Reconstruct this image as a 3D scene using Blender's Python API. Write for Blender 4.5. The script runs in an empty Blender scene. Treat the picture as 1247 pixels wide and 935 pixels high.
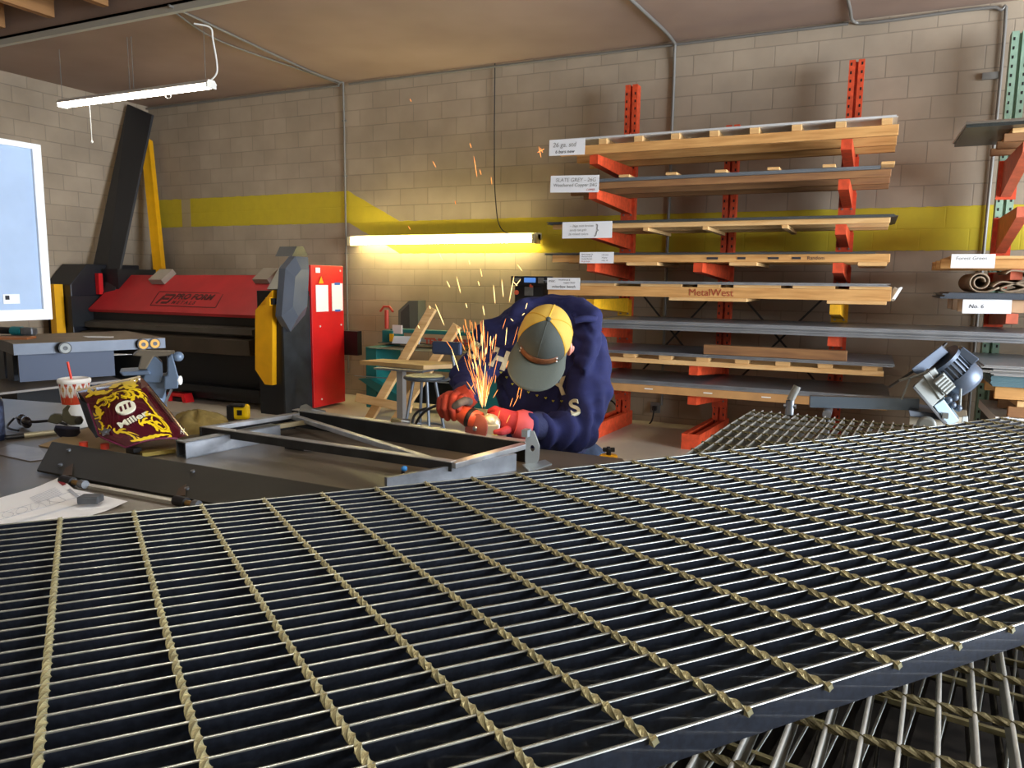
import bpy, math, random
from mathutils import Vector as V, Matrix, Euler
from mathutils.bvhtree import BVHTree
random.seed(7)
SC = bpy.context.scene
COL = SC.collection
PI = math.pi
# ---------------------------------------------------------------- camera
F = 920.0
M3 = Matrix(((0.90532999, -0.06767758, 0.41928195), (0.42455062, 0.11726521, -0.89777817), (0.01159227, 0.99079191, 0.13489627)))
CAM = V((0, 0, 1.56))
cd = bpy.data.cameras.new('camera'); cd.sensor_width = 36; cd.lens = F / 1247 * 36; cd.clip_start = .05; cd.clip_end = 100
cam = bpy.data.objects.new('camera', cd); COL.objects.link(cam)
cam.matrix_world = Matrix.Translation(CAM) @ M3.to_4x4()
SC.camera = cam
def ray(px, py): return M3 @ V(((px - 623.5) / F, -(py - 467.5) / F, -1))
def onz(px, py, z): r = ray(px, py); return CAM + r * ((z - CAM.z) / r.z)
def ony(px, py, y): r = ray(px, py); return CAM + r * ((y - CAM.y) / r.y)
def onx(px, py, x): r = ray(px, py); return CAM + r * ((x - CAM.x) / r.x)
def dep(px, py, d): return CAM + ray(px, py) * d
# ---------------------------------------------------------------- materials
def srgb(c):
    if isinstance(c, str): c = [int(c[i:i+2], 16) / 255 for i in (0, 2, 4)]
    return tuple((x / 12.92 if x <= .04045 else ((x + .055) / 1.055) ** 2.4) for x in c) + (1,)
MATS = {}
def mat(name, color, rough=.6, metal=0., var=.0, scale=8., color2=None, bump=0., bscale=60., stretch=None, coat=0., emit=None, estr=0., trans=0., spec=None, detail=6.):
    if name in MATS: return MATS[name]
    m = bpy.data.materials.new(name); m.use_nodes = True; nt = m.node_tree; n = nt.nodes; L = nt.links
    b = n['Principled BSDF']; col = srgb(color)
    b.inputs['Base Color'].default_value = col; b.inputs['Roughness'].default_value = rough; b.inputs['Metallic'].default_value = metal
    if spec is not None: b.inputs['Specular IOR Level'].default_value = spec
    if coat: b.inputs['Coat Weight'].default_value = coat; b.inputs['Coat Roughness'].default_value = .06
    if trans: b.inputs['Transmission Weight'].default_value = trans
    if emit: b.inputs['Emission Color'].default_value = srgb(emit); b.inputs['Emission Strength'].default_value = estr
    tc = n.new('ShaderNodeTexCoord'); src = tc.outputs['Object']
    if stretch:
        mp = n.new('ShaderNodeMapping'); mp.inputs['Scale'].default_value = stretch; L.new(src, mp.inputs[0]); src = mp.outputs[0]
    if var or color2:
        t = n.new('ShaderNodeTexNoise'); t.inputs['Scale'].default_value = scale; t.inputs['Detail'].default_value = detail; L.new(src, t.inputs['Vector'])
        r = n.new('ShaderNodeValToRGB'); r.color_ramp.elements[0].position = .32; r.color_ramp.elements[1].position = .68
        c2 = srgb(color2) if color2 else tuple(min(1, x * (1 + var)) for x in col[:3]) + (1,)
        c1 = col if color2 else tuple(x * (1 - var) for x in col[:3]) + (1,)
        r.color_ramp.elements[0].color = c1; r.color_ramp.elements[1].color = c2
        L.new(t.outputs['Fac'], r.inputs[0]); L.new(r.outputs[0], b.inputs['Base Color'])
    if bump:
        t = n.new('ShaderNodeTexNoise'); t.inputs['Scale'].default_value = bscale; t.inputs['Detail'].default_value = 4; L.new(src, t.inputs['Vector'])
        bm_ = n.new('ShaderNodeBump'); bm_.inputs['Strength'].default_value = bump; bm_.inputs['Distance'].default_value = .004
        L.new(t.outputs['Fac'], bm_.inputs['Height']); L.new(bm_.outputs[0], b.inputs['Normal'])
    MATS[name] = m
    return m
# ---------------------------------------------------------------- mesh builder
WL = {}          # world location of objects by name
def basis(d, up=(0, 0, 1)):
    d = V(d).normalized(); u = V(up)
    if abs(d.dot(u)) > .98 * u.length: u = V((0, 1, 0)) if abs(d.y) < .9 else V((1, 0, 0))
    s = d.cross(u).normalized(); u = s.cross(d).normalized()
    return d, s, u
class MB:
    def __init__(s): s.v = []; s.f = []; s.mi = []; s.sm = []
    def add(s, vs, fs, mi=0, smooth=False):
        o = len(s.v); s.v += [V(p) for p in vs]
        for f in fs: s.f.append([i + o for i in f]); s.mi.append(mi); s.sm.append(smooth)
        return s
    def box(s, c, size, R=None, mi=0):
        c = V(c); h = V(size) / 2; R = R or Matrix.Identity(3)
        vs = [c + R @ V((x * h.x, y * h.y, z * h.z)) for x in (-1, 1) for y in (-1, 1) for z in (-1, 1)]
        return s.add(vs, [(0, 1, 3, 2), (4, 6, 7, 5), (0, 4, 5, 1), (2, 3, 7, 6), (0, 2, 6, 4), (1, 5, 7, 3)], mi)
    def bb(s, a, b, mi=0):
        a = V(a); b = V(b); return s.box((a + b) / 2, [abs(x) for x in (b - a)], None, mi)
    def bar(s, p0, p1, w, h, up=(0, 0, 1), mi=0, w1=None, h1=None):
        p0 = V(p0); p1 = V(p1); d, sd, u = basis(p1 - p0, up); w1 = w1 or w; h1 = h1 or h
        vs = []
        for p, a, b in ((p0, w, h), (p1, w1, h1)):
            for x, y in ((-1, -1), (1, -1), (1, 1), (-1, 1)): vs.append(p + sd * x * a / 2 + u * y * b / 2)
        return s.add(vs, [(3, 2, 1, 0), (4, 5, 6, 7), (0, 1, 5, 4), (1, 2, 6, 5), (2, 3, 7, 6), (3, 0, 4, 7)], mi)
    def tube(s, pts, r, n=10, closed=False, mi=0, flat=1., up=(0, 0, 1)):
        pts = [V(p) for p in pts]; N = len(pts); rs = r if isinstance(r, (list, tuple)) else [r] * N
        vs = []; prev = None
        for i, p in enumerate(pts):
            d = (pts[(i + 1) % N] - pts[i - 1]) if closed else (pts[min(i + 1, N - 1)] - pts[max(i - 1, 0)])
            d = d.normalized()
            if prev is None: _, sd, u = basis(d, up)
            else:
                sd = (prev - d * prev.dot(d)).normalized(); u = sd.cross(d).normalized()
            prev = sd
            for k in range(n):
                a = 2 * PI * k / n; vs.append(p + sd * math.cos(a) * rs[i] + u * math.sin(a) * rs[i] * flat)
        fs = []
        for i in range(N if closed else N - 1):
            j = (i + 1) % N
            for k in range(n): fs.append((i * n + k, i * n + (k + 1) % n, j * n + (k + 1) % n, j * n + k))
        s.add(vs, fs, mi, True)
        if not closed: s.add(vs[:n], [tuple(range(n))[::-1]], mi); s.add(vs[-n:], [tuple(range(n))], mi)
        return s
    def cyl(s, p0, p1, r0, r1=None, n=20, mi=0):
        return s.tube([p0, p1], [r0, r0 if r1 is None else r1], n, mi=mi)
    def lathe(s, prof, o=(0, 0, 0), axis=(0, 0, 1), n=28, mi=0):
        o = V(o); d, a, b = basis(axis); vs = []
        for r, z in prof:
            for k in range(n): t = 2 * PI * k / n; vs.append(o + d * z + (a * math.cos(t) + b * math.sin(t)) * r)
        fs = [(i * n + k, i * n + (k + 1) % n, (i + 1) * n + (k + 1) % n, (i + 1) * n + k) for i in range(len(prof) - 1) for k in range(n)]
        s.add(vs, fs, mi, True)
        if prof[0][0] > 1e-6: s.add(vs[:n], [tuple(range(n))[::-1]], mi)
        if prof[-1][0] > 1e-6: s.add(vs[-n:], [tuple(range(n))], mi)
        return s
    def prism(s, poly, vec, mi=0):
        poly = [V(p) for p in poly]; vec = V(vec); n = len(poly)
        return s.add(poly + [p + vec for p in poly], [tuple(range(n))[::-1], tuple(range(n, 2 * n))] + [(i, (i + 1) % n, n + (i + 1) % n, n + i) for i in range(n)], mi)
    def ball(s, c, r, n=14, m=8, sc=(1, 1, 1), R=None, mi=0):
        c = V(c); R = R or Matrix.Identity(3); vs = [c + R @ V((0, 0, r * sc[2]))]
        for i in range(1, m):
            a = PI * i / m
            for k in range(n): b = 2 * PI * k / n; vs.append(c + R @ V((r * sc[0] * math.sin(a) * math.cos(b), r * sc[1] * math.sin(a) * math.sin(b), r * sc[2] * math.cos(a))))
        vs.append(c + R @ V((0, 0, -r * sc[2]))); e = len(vs) - 1
        fs = [(0, 1 + k, 1 + (k + 1) % n) for k in range(n)]
        for i in range(m - 2):
            for k in range(n): fs.append((1 + i * n + k, 1 + (i + 1) * n + k, 1 + (i + 1) * n + (k + 1) % n, 1 + i * n + (k + 1) % n))
        fs += [(e, 1 + (m - 2) * n + (k + 1) % n, 1 + (m - 2) * n + k) for k in range(n)]
        return s.add(vs, fs, mi, True)
    def grid(s, fn, nu, nv, mi=0, smooth=True, closeu=False):
        vs = [fn(i / (nu if closeu else nu), j / nv) for i in range(nu + (0 if closeu else 1)) for j in range(nv + 1)]
        W = nv + 1; NU = nu if closeu else nu
        fs = []
        for i in range(NU):
            i2 = (i + 1) % nu if closeu else i + 1
            for j in range(nv): fs.append((i * W + j, i2 * W + j, i2 * W + j + 1, i * W + j + 1))
        return s.add(vs, fs, mi, smooth)
    def text(s, body, o, xd, yd, size, depth=.001, mi=0, align='LEFT', shear=0., bold=0.):
        cu = bpy.data.curves.new('t', 'FONT'); cu.body = body; cu.size = size; cu.align_x = align; cu.align_y = 'CENTER'; cu.extrude = 0; cu.shear = shear; cu.offset = bold; cu.resolution_u = 3
        ob = bpy.data.objects.new('t', cu); COL.objects.link(ob)
        me = bpy.data.meshes.new_from_object(ob.evaluated_get(bpy.context.evaluated_depsgraph_get()))
        o = V(o); xd = V(xd).normalized(); yd = V(yd); yd = (yd - xd * yd.dot(xd)).normalized(); nd = xd.cross(yd)
        vs = [o + xd * v.co.x + yd * v.co.y + nd * depth for v in me.vertices]
        s.add(vs, [tuple(p.vertices) for p in me.polygons], mi)
        bpy.data.objects.remove(ob); bpy.data.curves.remove(cu); bpy.data.meshes.remove(me)
        return s
    def build(s, name, mats, parent=None, bevel=0, sub=0, origin=None, solid=0):
        vs = s.v
        if origin is None:
            lo = V([min(p[i] for p in vs) for i in range(3)]); hi = V([max(p[i] for p in vs) for i in range(3)])
            c = V(((lo.x + hi.x) / 2, (lo.y + hi.y) / 2, lo.z if parent is None else (lo.z + hi.z) / 2))
        else: c = V(origin)
        me = bpy.data.meshes.new(name); me.from_pydata([p - c for p in vs], [], s.f)
        if not isinstance(mats, (list, tuple)): mats = [mats]
        for m in mats: me.materials.append(m)
        me.polygons.foreach_set('material_index', s.mi); me.polygons.foreach_set('use_smooth', s.sm); me.update()
        ob = bpy.data.objects.new(name, me); COL.objects.link(ob)
        WL[ob.name] = c
        if parent: ob.parent = parent; ob.location = c - WL[parent.name]
        else: ob.location = c
        if solid: md = ob.modifiers.new('s', 'SOLIDIFY'); md.thickness = solid; md.offset = 0
        if sub: md = ob.modifiers.new('d', 'SUBSURF'); md.levels = md.render_levels = sub
        if bevel: md = ob.modifiers.new('b', 'BEVEL'); md.width = bevel; md.segments = 2; md.limit_method = 'ANGLE'; md.angle_limit = .6
        return ob
def tag(o, label=None, cat=None, group=None, kind=None):
    if label: o['label'] = label
    if cat: o['category'] = cat
    if group: o['group'] = group
    if kind: o['kind'] = kind
    return o
def thing(name, loc, label, cat, group=None):
    o = bpy.data.objects.new(name, None); COL.objects.link(o); o.location = loc; o.empty_display_size = .1; WL[o.name] = V(loc)
    return tag(o, label, cat, group)
def rotz(a): return Matrix.Rotation(a, 3, 'Z')
def lerp(a, b, t): return V(a) * (1 - t) + V(b) * t
def bez(pts, n=16):
    pts = [V(p) for p in pts]; out = []; P = [pts[0]] + pts + [pts[-1]]
    for i in range(1, len(P) - 2):
        for k in range(n if i < len(P) - 3 else n + 1):
            t = k / n; a, b, c, d = P[i - 1], P[i], P[i + 1], P[i + 2]
            out.append(.5 * ((2 * b) + (c - a) * t + (2 * a - 5 * b + 4 * c - d) * t * t + (3 * b - a - 3 * c + d) * t ** 3))
    return out
# shared materials
STEEL = mat('bare_steel', '8a8f96', .38, .85, var=.25, scale=14)
DSTEEL = mat('dark_mill_steel', '3a3b3c', .42, .6, var=.35, scale=9)
GALV = mat('galvanised_steel', '7d7f7c', .5, .5, var=.15, scale=20)
BLACK = mat('black_plastic', '121214', .5)
WHITE = mat('white_plastic', 'e6e6e2', .5)
PAPER = mat('paper', 'e9ebee', .8)
INK = mat('ink', '2a2a30', .8)
ORANGE = mat('orange_rack_paint', 'cf4a26', .5, var=.22, scale=18, bump=.1)
WOOD = mat('pine_board', 'd9a766', .7, color2='b98448', scale=3, stretch=(1, 12, 12), bump=.15)
WOODL = mat('pale_pine', 'e3bd85', .7, color2='cf9f62', scale=3, stretch=(1, 10, 10), bump=.15)
WOODD = mat('weathered_pine', '9c7044', .75, color2='7d5636', scale=3, stretch=(1, 12, 12), bump=.15)
YELLOW = mat('yellow_paint', 'e9a90c', .45, var=.06)
RED = mat('red_paint', 'd01a1e', .4, var=.08, scale=4)
SILV = mat('light_sheet_metal', 'a7adb5', .35, .7, var=.15, scale=4)
# ================================================================ room
WX, EX, NY, SY, CZ = -9.95, 7.5, 8.32, -4.5, 4.08
def block_mat(name, base, base2, axis, painted=True):
    m = bpy.data.materials.new(name); m.use_nodes = True; nt = m.node_tree; n = nt.nodes; L = nt.links; b = n['Principled BSDF']
    b.inputs['Roughness'].default_value = .75
    g = n.new('ShaderNodeNewGeometry'); sp = n.new('ShaderNodeSeparateXYZ'); L.new(g.outputs['Position'], sp.inputs[0])
    cb = n.new('ShaderNodeCombineXYZ'); L.new(sp.outputs[axis], cb.inputs[0])
    ad = n.new('ShaderNodeMath'); ad.operation = 'ADD'; ad.inputs[1].default_value = -.066 + 2.032; L.new(sp.outputs[2], ad.inputs[0]); L.new(ad.outputs[0], cb.inputs[1])
    br = n.new('ShaderNodeTexBrick'); br.offset = .5; br.inputs['Scale'].default_value = 1; br.inputs['Brick Width'].default_value = .4064; br.inputs['Row Height'].default_value = .2032
    br.inputs['Mortar Size'].default_value = .006; br.inputs['Mortar Smooth'].default_value = .3
    br.inputs['Color1'].default_value = srgb(base); br.inputs['Color2'].default_value = srgb(base2); br.inputs['Mortar'].default_value = tuple(x * .72 for x in srgb(base)[:3]) + (1,)
    L.new(cb.outputs[0], br.inputs['Vector'])
    no = n.new('ShaderNodeTexNoise'); no.inputs['Scale'].default_value = 2.2; no.inputs['Detail'].default_value = 8; L.new(g.outputs['Position'], no.inputs['Vector'])
    mx = n.new('ShaderNodeMix'); mx.data_type = 'RGBA'; mx.blend_type = 'MULTIPLY'; mx.inputs[0].default_value = .5
    rr = n.new('ShaderNodeValToRGB'); rr.color_ramp.elements[0].position = .3; rr.color_ramp.elements[0].color = (.62, .6, .58, 1); rr.color_ramp.elements[1].position = .7; rr.color_ramp.elements[1].color = (1.1, 1.08, 1.05, 1)
    L.new(no.outputs['Fac'], rr.inputs[0]); L.new(br.outputs['Color'], mx.inputs[6]); L.new(rr.outputs[0], mx.inputs[7])
    last = mx.outputs[2]
    if painted:
        # yellow stripe: z0(x) = 2.302 left of x=-6.3, falling to 1.895 right of x=-5.55
        mr = n.new('ShaderNodeMapRange'); mr.inputs[1].default_value = -6.3; mr.inputs[2].default_value = -5.5; mr.inputs[3].default_value = 2.301; mr.inputs[4].default_value = 1.895; L.new(sp.outputs[0], mr.inputs[0])
        def mth(op, a, bb_):
            q = n.new('ShaderNodeMath'); q.operation = op
            for i, x in enumerate((a, bb_)):
                if isinstance(x, float): q.inputs[i].default_value = x
                else: L.new(x, q.inputs[i])
            return q.outputs[0]
        nz = n.new('ShaderNodeTexNoise'); nz.inputs['Scale'].default_value = 9; nz.inputs['Detail'].default_value = 5; L.new(g.outputs['Position'], nz.inputs['Vector'])
        zz = mth('ADD', sp.outputs[2], mth('MULTIPLY', mth('SUBTRACT', nz.outputs['Fac'], .5), .03))
        lo = mth('GREATER_THAN', zz, mr.outputs[0]); hi = mth('LESS_THAN', zz, mth('ADD', mr.outputs[0], .41))
        k = mth('MULTIPLY', lo, hi)
        gap = mth('MULTIPLY', mth('GREATER_THAN', sp.outputs[0], -9.35), mth('LESS_THAN', sp.outputs[0], -9.17))
        k = mth('MULTIPLY', k, mth('SUBTRACT', 1.0, mth('MULTIPLY', gap, .8)))
        k = mth('MULTIPLY', k, .93)
        m2 = n.new('ShaderNodeMix'); m2.data_type = 'RGBA'; L.new(k, m2.inputs[0]); L.new(last, m2.inputs[6])
        y = n.new('ShaderNodeMix'); y.data_type = 'RGBA'; y.inputs[0].default_value = .4; L.new(nz.outputs['Fac'], y.inputs[0]); y.inputs[6].default_value = srgb('c9b406'); y.inputs[7].default_value = srgb('b5a20c')
        L.new(y.outputs[2], m2.inputs[7]); last = m2.outputs[2]
    L.new(last, b.inputs['Base Color'])
    bp = n.new('ShaderNodeBump'); bp.inputs['Strength'].default_value = .55; bp.inputs['Distance'].default_value = .008; bp.invert = True
    n2 = n.new('ShaderNodeTexNoise'); n2.inputs['Scale'].default_value = 55; L.new(g.outputs['Position'], n2.inputs['Vector'])
    q = n.new('ShaderNodeMath'); q.operation = 'MULTIPLY_ADD'; q.inputs[1].default_value = -.12; L.new(n2.outputs['Fac'], q.inputs[0]); L.new(br.outputs['Fac'], q.inputs[2])
    L.new(q.outputs[0], bp.inputs['Height']); L.new(bp.outputs[0], b.inputs['Normal'])
    return m
WALLM = block_mat('painted_block_wall', 'aa9b87', 'a2937f', 0)
WALLS = block_mat('painted_block_side_wall', 'a39480', '9b8c78', 1, False)
def wall(name, a, b, mt): return tag(MB().bb(a, b).build(name, mt), kind='structure')
wall('wall_back', (WX - .2, NY, 0), (EX + .2, NY + .2, CZ + .6), WALLM)
wall('wall_left', (WX - .2, SY, 0), (WX, NY, CZ + .6), WALLS)
wall('wall_front', (WX - .2, SY - .2, 0), (EX + .2, SY, CZ + .6), WALLS)
DY0, DY1, DZ = 1.0, 6.6, 3.7
w = MB().bb((EX, SY, 0), (EX + .2, DY0, CZ + .6)).bb((EX, DY1, 0), (EX + .2, NY, CZ + .6)).bb((EX, DY0, DZ), (EX + .2, DY1, CZ + .6))
tag(w.build('wall_right', WALLS), kind='structure')
FLM = mat('concrete_floor', 'd0c4b2', .55, color2='bbaf9d', scale=1.4, bump=.05, bscale=20)
wall('floor', (WX - .2, SY - .2, -.1), (EX + .2, NY + .2, 0), FLM)
YB = 5.46
CEM = mat('painted_ceiling_board', 'a08a7c', .8, color2='8f796c', scale=.8, detail=3)
wall('ceiling', (WX, YB, CZ), (EX, NY, CZ + .05), CEM)
wall('ceiling_deck', (WX, SY, CZ + .42), (EX, YB, CZ + .47), mat('roof_deck_board', '7a6248', .8, var=.15, scale=3))['kind'] = 'structure'
wall('trim_1', (WX, YB, CZ - .02), (EX, YB + .03, CZ + .42), CEM)
# slim steel angle along the edge of the boarded ceiling
tag(MB().bb((WX, YB - .05, CZ - .06), (EX, YB + .0, CZ + .0)).build('trim_2', mat('grey_trim', 'b9b9af', .55)), kind='structure')
wm = mat('roof_joist_wood', 'a87a4a', .75, color2='8e6238', scale=2, stretch=(8, 1, 8))
i = 0
for x in [-9.4 + .81 * k for k in range(21)]:
    tag(MB().bb((x - .04, SY, CZ + .1), (x + .04, YB - .06, CZ + .4)).build('ceiling_joist', wm), kind='structure')
# conduits on the ceiling and walls
pg = mat('grey_conduit', '7d7b76', .45, .3)
def conduit(name, pts, label, r=.0125, boxes=()):
    t = thing(name, pts[0], label, 'conduit')
    MB().tube(pts, r, 10).build('pipe', pg, t)
    for b in boxes:
        MB().box(b[0], b[1]).build('strap', pg, t)
    return t
zc = CZ - .02
a = onz(205, 12, zc); b_ = V((-6.33, 8.22, zc))
conduit('ceiling_conduit', bez([(a.x + .1, YB - .1, zc), (a.x + .07, YB + .2, zc), (b_.x, 7.6, zc), (b_.x, 8.22, zc), (b_.x, 8.29, zc - .08), (b_.x, 8.295, 2.0), (b_.x, 8.295, .3)], 6), 'grey conduit crossing the boarded ceiling and dropping down the wall above the red machine', boxes=[((b_.x, 8.3, 2.9), (.06, .02, .02)), ((b_.x, 8.3, 3.6), (.06, .02, .02)), ((b_.x, 8.3, 1.9), (.06, .02, .02))])
conduit('ceiling_conduit', bez([(a.x - .0, YB + .05, zc), (a.x - .28, YB + .9, zc), (b_.x - .06, 7.6, zc), (b_.x - .045, 8.28, zc)], 6), 'second grey conduit sagging beside the first below the ceiling board', r=.009)
conduit('ceiling_conduit', [(WX + .02, 8.28, zc - .02), (b_.x - .06, 8.28, zc - .02)], 'thin conduit in the corner of wall and ceiling left of the wall drop', r=.016)
p = ony(822, 52, 8.29)
conduit('ceiling_conduit', bez([(p.x - .18, 5.6, zc), (p.x - .05, 7.2, zc), (p.x, 8.15, zc), (p.x, 8.285, zc - .12), (p.x, 8.295, 3.2), (p.x, 8.295, 1.5), (p.x, 8.295, .2)], 6), 'grey conduit running down the wall behind the left end of the lumber rack', r=.017)
conduit('ceiling_conduit', [(b_.x + .1, 8.285, zc - .015), (-.35, 8.285, zc - .015)], 'dark conduit along the top of the wall between the two drops', r=.014)
p = ony(1225, 20, 8.29)
conduit('ceiling_conduit', bez([(-.36, 7.3, zc), (-.33, 7.9, zc), (-.3, 8.27, zc - .01), (-.1, 8.29, zc - .03), (p.x - .25, 8.29, zc - .02), (p.x - .05, 8.29, zc - .05), (p.x, 8.29, zc - .2), (p.x, 8.295, 2.2), (p.x, 8.295, .3)], 6), 'grey conduit bending off the ceiling and down beside the green rack post', r=.015, boxes=[((p.x - .07, 8.3, 3.45), (.14, .02, .06))])
# ---------------------------------------------------------------- light
wld = bpy.data.worlds.new('world'); SC.world = wld; wld.use_nodes = True
bg = wld.node_tree.nodes['Background']; bg.inputs[0].default_value = (.55, .7, 1, 1); bg.inputs[1].default_value = 1.2
def area(name, loc, rot, sx, sy, e, col):
    l = bpy.data.lights.new(name, 'AREA'); l.shape = 'RECTANGLE'; l.size = sx; l.size_y = sy; l.energy = e; l.color = col
    o = bpy.data.objects.new(name, l); COL.objects.link(o); o.location = loc; o.rotation_euler = rot; return o
area('door_daylight', (EX + .15, (DY0 + DY1) / 2, DZ / 2), (0, PI / 2, 0), DZ, DY1 - DY0, 800, (.86, .93, 1))
# hanging and wall fluorescent fixtures
TUBE = mat('fluorescent_tube', 'ffffff', .4, emit='fff6e4', estr=14)
TUBEW = mat('warm_fluorescent_tube', 'ffffff', .4, emit='fff0ae', estr=20)
p0 = ony(75, 128, 5.9); p1 = ony(258, 107, 5.9); zt = 3.46; x0, x1 = p0.x, p1.x
t = thing('hanging_light', ((x0 + x1) / 2, 5.9, zt), 'long fluorescent batten hanging on wires from the ceiling at upper left', 'light')
MB().prism([(x0, 5.83, zt + .03), (x0, 5.86, zt + .07), (x0, 5.94, zt + .07), (x0, 5.97, zt + .03)], (x1 - x0, 0, 0)).build('housing', WHITE, t)
MB().cyl((x0 + .02, 5.87, zt + .01), (x1 - .02, 5.87, zt + .01), .016, n=12).cyl((x0 + .02, 5.93, zt + .01), (x1 - .02, 5.93, zt + .01), .016, n=12).build('tube', TUBE, t)
for x in (x0, x1 - .02): MB().bb((x, 5.84, zt - .01), (x + .02, 5.96, zt + .035)).build('end_cap', WHITE, t)
for x in (x0 + .02, (x0 + x1) / 2 - .03, (x0 + x1) / 2 + .03, x1 - .08): MB().cyl((x, 5.9, zt + .06), (x, 5.9, CZ), .003, n=6).build('hanging_wire', GALV, t)
MB().tube(bez([(x1 - .03, 5.9, zt + .06), (x1 + .06, 5.92, zt + .16), (x1 + .04, 5.9, zt + .45), (x1 + .03, 5.88, CZ - .06), (x1 - .1, 5.8, CZ - .03)], 8), .009, 8).build('power_cord', WHITE, t)
MB().tube([(x0 + .55, 5.84, zt), (x0 + .555, 5.84, zt - .42)], .004, 6).ball((x0 + .555, 5.84, zt - .43), .014).build('pull_cord', WHITE, t)
tag(MB().tube(bez([(x1 - .62, 5.86, zt), (x1 - .6, 5.86, zt - .06), (x1 - .54, 5.86, zt - .06), (x1 - .52, 5.86, zt)], 6), .004, 6).build('wire_loop', WHITE, t))
wx0, wx1, wz = -6.18, -3.52, 2.045
t = thing('wall_light', ((wx0 + wx1) / 2, 8.24, wz), 'long glowing fluorescent batten mounted across the wall beside the rack', 'light')
MB().bb((wx0, 8.2, wz + .0), (wx1, 8.31, wz + .075)).build('housing', mat('cream_housing', 'ece4b4', .5), t)
MB().cyl((wx0 + .07, 8.16, wz - .01), (wx1 - .07, 8.16, wz - .01), .028, n=14).build('tube', TUBEW, t)
for x in (wx0, wx1 - .045): MB().bb((x, 8.12, wz - .05), (x + .045, 8.28, wz + .06)).build('end_cap', mat('cream_housing', 'd8cf9c'), t)
MB().tube(bez([(wx1 - .15, 8.26, wz + .07), (wx1 - .5, 8.28, wz + .12), (wx1 - .6, 8.29, wz + .5), (wx1 - .62, 8.29, 3.2), (wx1 - .62, 8.29, CZ)], 8), .006, 6).build('power_cord', BLACK, t)
# two unseen battens with area lamps, added to brighten the grating tops
def copy_thing(o, dx, label):
    c = o.copy(); COL.objects.link(c); c.location = o.location + V(dx); c['label'] = label
    for ch in list(o.children):
        d = ch.copy(); COL.objects.link(d); d.parent = c
    return c
hang = bpy.data.objects['hanging_light']
for k, (dx, dy, lb) in enumerate(((7.6, -5.2, 'added unseen fluorescent batten lighting the grating stack from above the frame'), (6.4, -8.4, 'added unseen fluorescent batten behind the camera, for fill light'))):
    c = copy_thing(hang, (dx, dy, 0), lb)
    area('added_fill_lamp', (c.location.x, c.location.y, 3.4), (0, 0, 0), x1 - x0, .14, 13, (1, .96, .88))
SC.view_settings.view_transform = 'Standard'; SC.view_settings.look = 'None'; SC.view_settings.exposure = 1.27; SC.view_settings.gamma = 1
SC.view_settings.use_curve_mapping = False
# ================================================================ gratings
G0 = V((-1.10332095, 0.72492667, 1.19008758)); GA = V((0.5766472, 0.8162954, -0.0337611)); GB = V((0.8169799, -0.5759085, 0.0295512)); GN = V((-0.0046792, 0.0446228, 0.9989929))
def gp(s, t, n=0): return G0 + GA * s + GB * t + GN * (0.0057918 * s * s - 0.0271478 * s * t + 0.0255334 * t * t + n - .00023 * s ** 3)
BARM = mat('black_mill_scale', '282c36', .36, .7, scale=160, color2='333946', coat=.6)
BARS2 = mat('scuffed_bar_side', '1a1d24', .3, .5, var=.4, scale=120)
TOPM = mat('sheen_bar_edge', '8a8c86', .32, .8, var=.2, scale=40)  # paler top edges: gloss reflection put into the colour
RODM = mat('twisted_rod_steel', '918b69', .42, .35, var=.25, scale=60)
DUST = mat('dusty_bar_steel', '3d3a34', .5, .4, var=.4, scale=50)
DTOP = mat('light_bar_edge', 'a2a39f', .38, .45, var=.15, scale=30)  # pale top edges, gloss again put into the colour
def grating(pt, S0, S1, nb, sb, rods, label, hgt=.027, th=.0033, mats=(BARM, TOPM, RODM), twist=True, seg=10, curved=True, rstep=.004):
    t = thing('steel_grating', pt((S0 + S1) / 2, nb * sb / 2, -hgt), label, 'grating', None)
    for j in range(nb + 1):
        y = j * sb; mb = MB(); n = seg if curved else 1; vs = []
        for k in range(n + 1):
            s = S0 + (S1 - S0) * k / n
            for dy, dn in [(-th / 2, -hgt), (th / 2, -hgt)] + [(math.cos(q * PI / 6) * th / 2, math.sin(q * PI / 6) * th / 2 - th / 2) for q in range(7)]: vs.append(pt(s, y + dy, dn))
        m = 9
        for k in range(n):
            for e in range(m):
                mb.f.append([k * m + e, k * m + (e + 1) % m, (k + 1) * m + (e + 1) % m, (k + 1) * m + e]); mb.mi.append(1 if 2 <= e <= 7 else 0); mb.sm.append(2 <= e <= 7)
        mb.v = vs; mb.f += [list(range(m))[::-1], [n * m + e for e in range(m)]]; mb.mi += [0, 0]; mb.sm += [False, False]
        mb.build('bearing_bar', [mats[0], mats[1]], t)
    for s in rods:
        T0, T1 = -.006, nb * sb + .006; mb = MB(); r = .0038
        if twist:
            N = int((T1 - T0) / rstep); vs = []
            for k in range(N + 1):
                y = T0 + (T1 - T0) * k / N; a0 = y * 2 * PI / .060
                c = pt(s, y, -.0026); sd = GA if pt is gp else (pt(s + .01, y) - pt(s, y)).normalized(); up = GN if pt is gp else V((0, 0, 1))
                for e in range(8):
                    a = a0 + e * PI / 4; r_ = r * (1.15 if e % 2 == 0 else .72); vs.append(c + sd * math.cos(a) * r_ + up * math.sin(a) * r_)
            fs = [(k * 8 + e, k * 8 + (e + 1) % 8, (k + 1) * 8 + (e + 1) % 8, (k + 1) * 8 + e) for k in range(N) for e in range(8)] + [tuple(range(8))[::-1], tuple(N * 8 + e for e in range(8))]
            mb.add(vs, fs)
        else: mb.bar(pt(s, T0, -.003), pt(s, T1, -.003), .006, .006)
        mb.build('cross_rod', mats[2], t)
    return t
SR, SB = .1016, .0302
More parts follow.
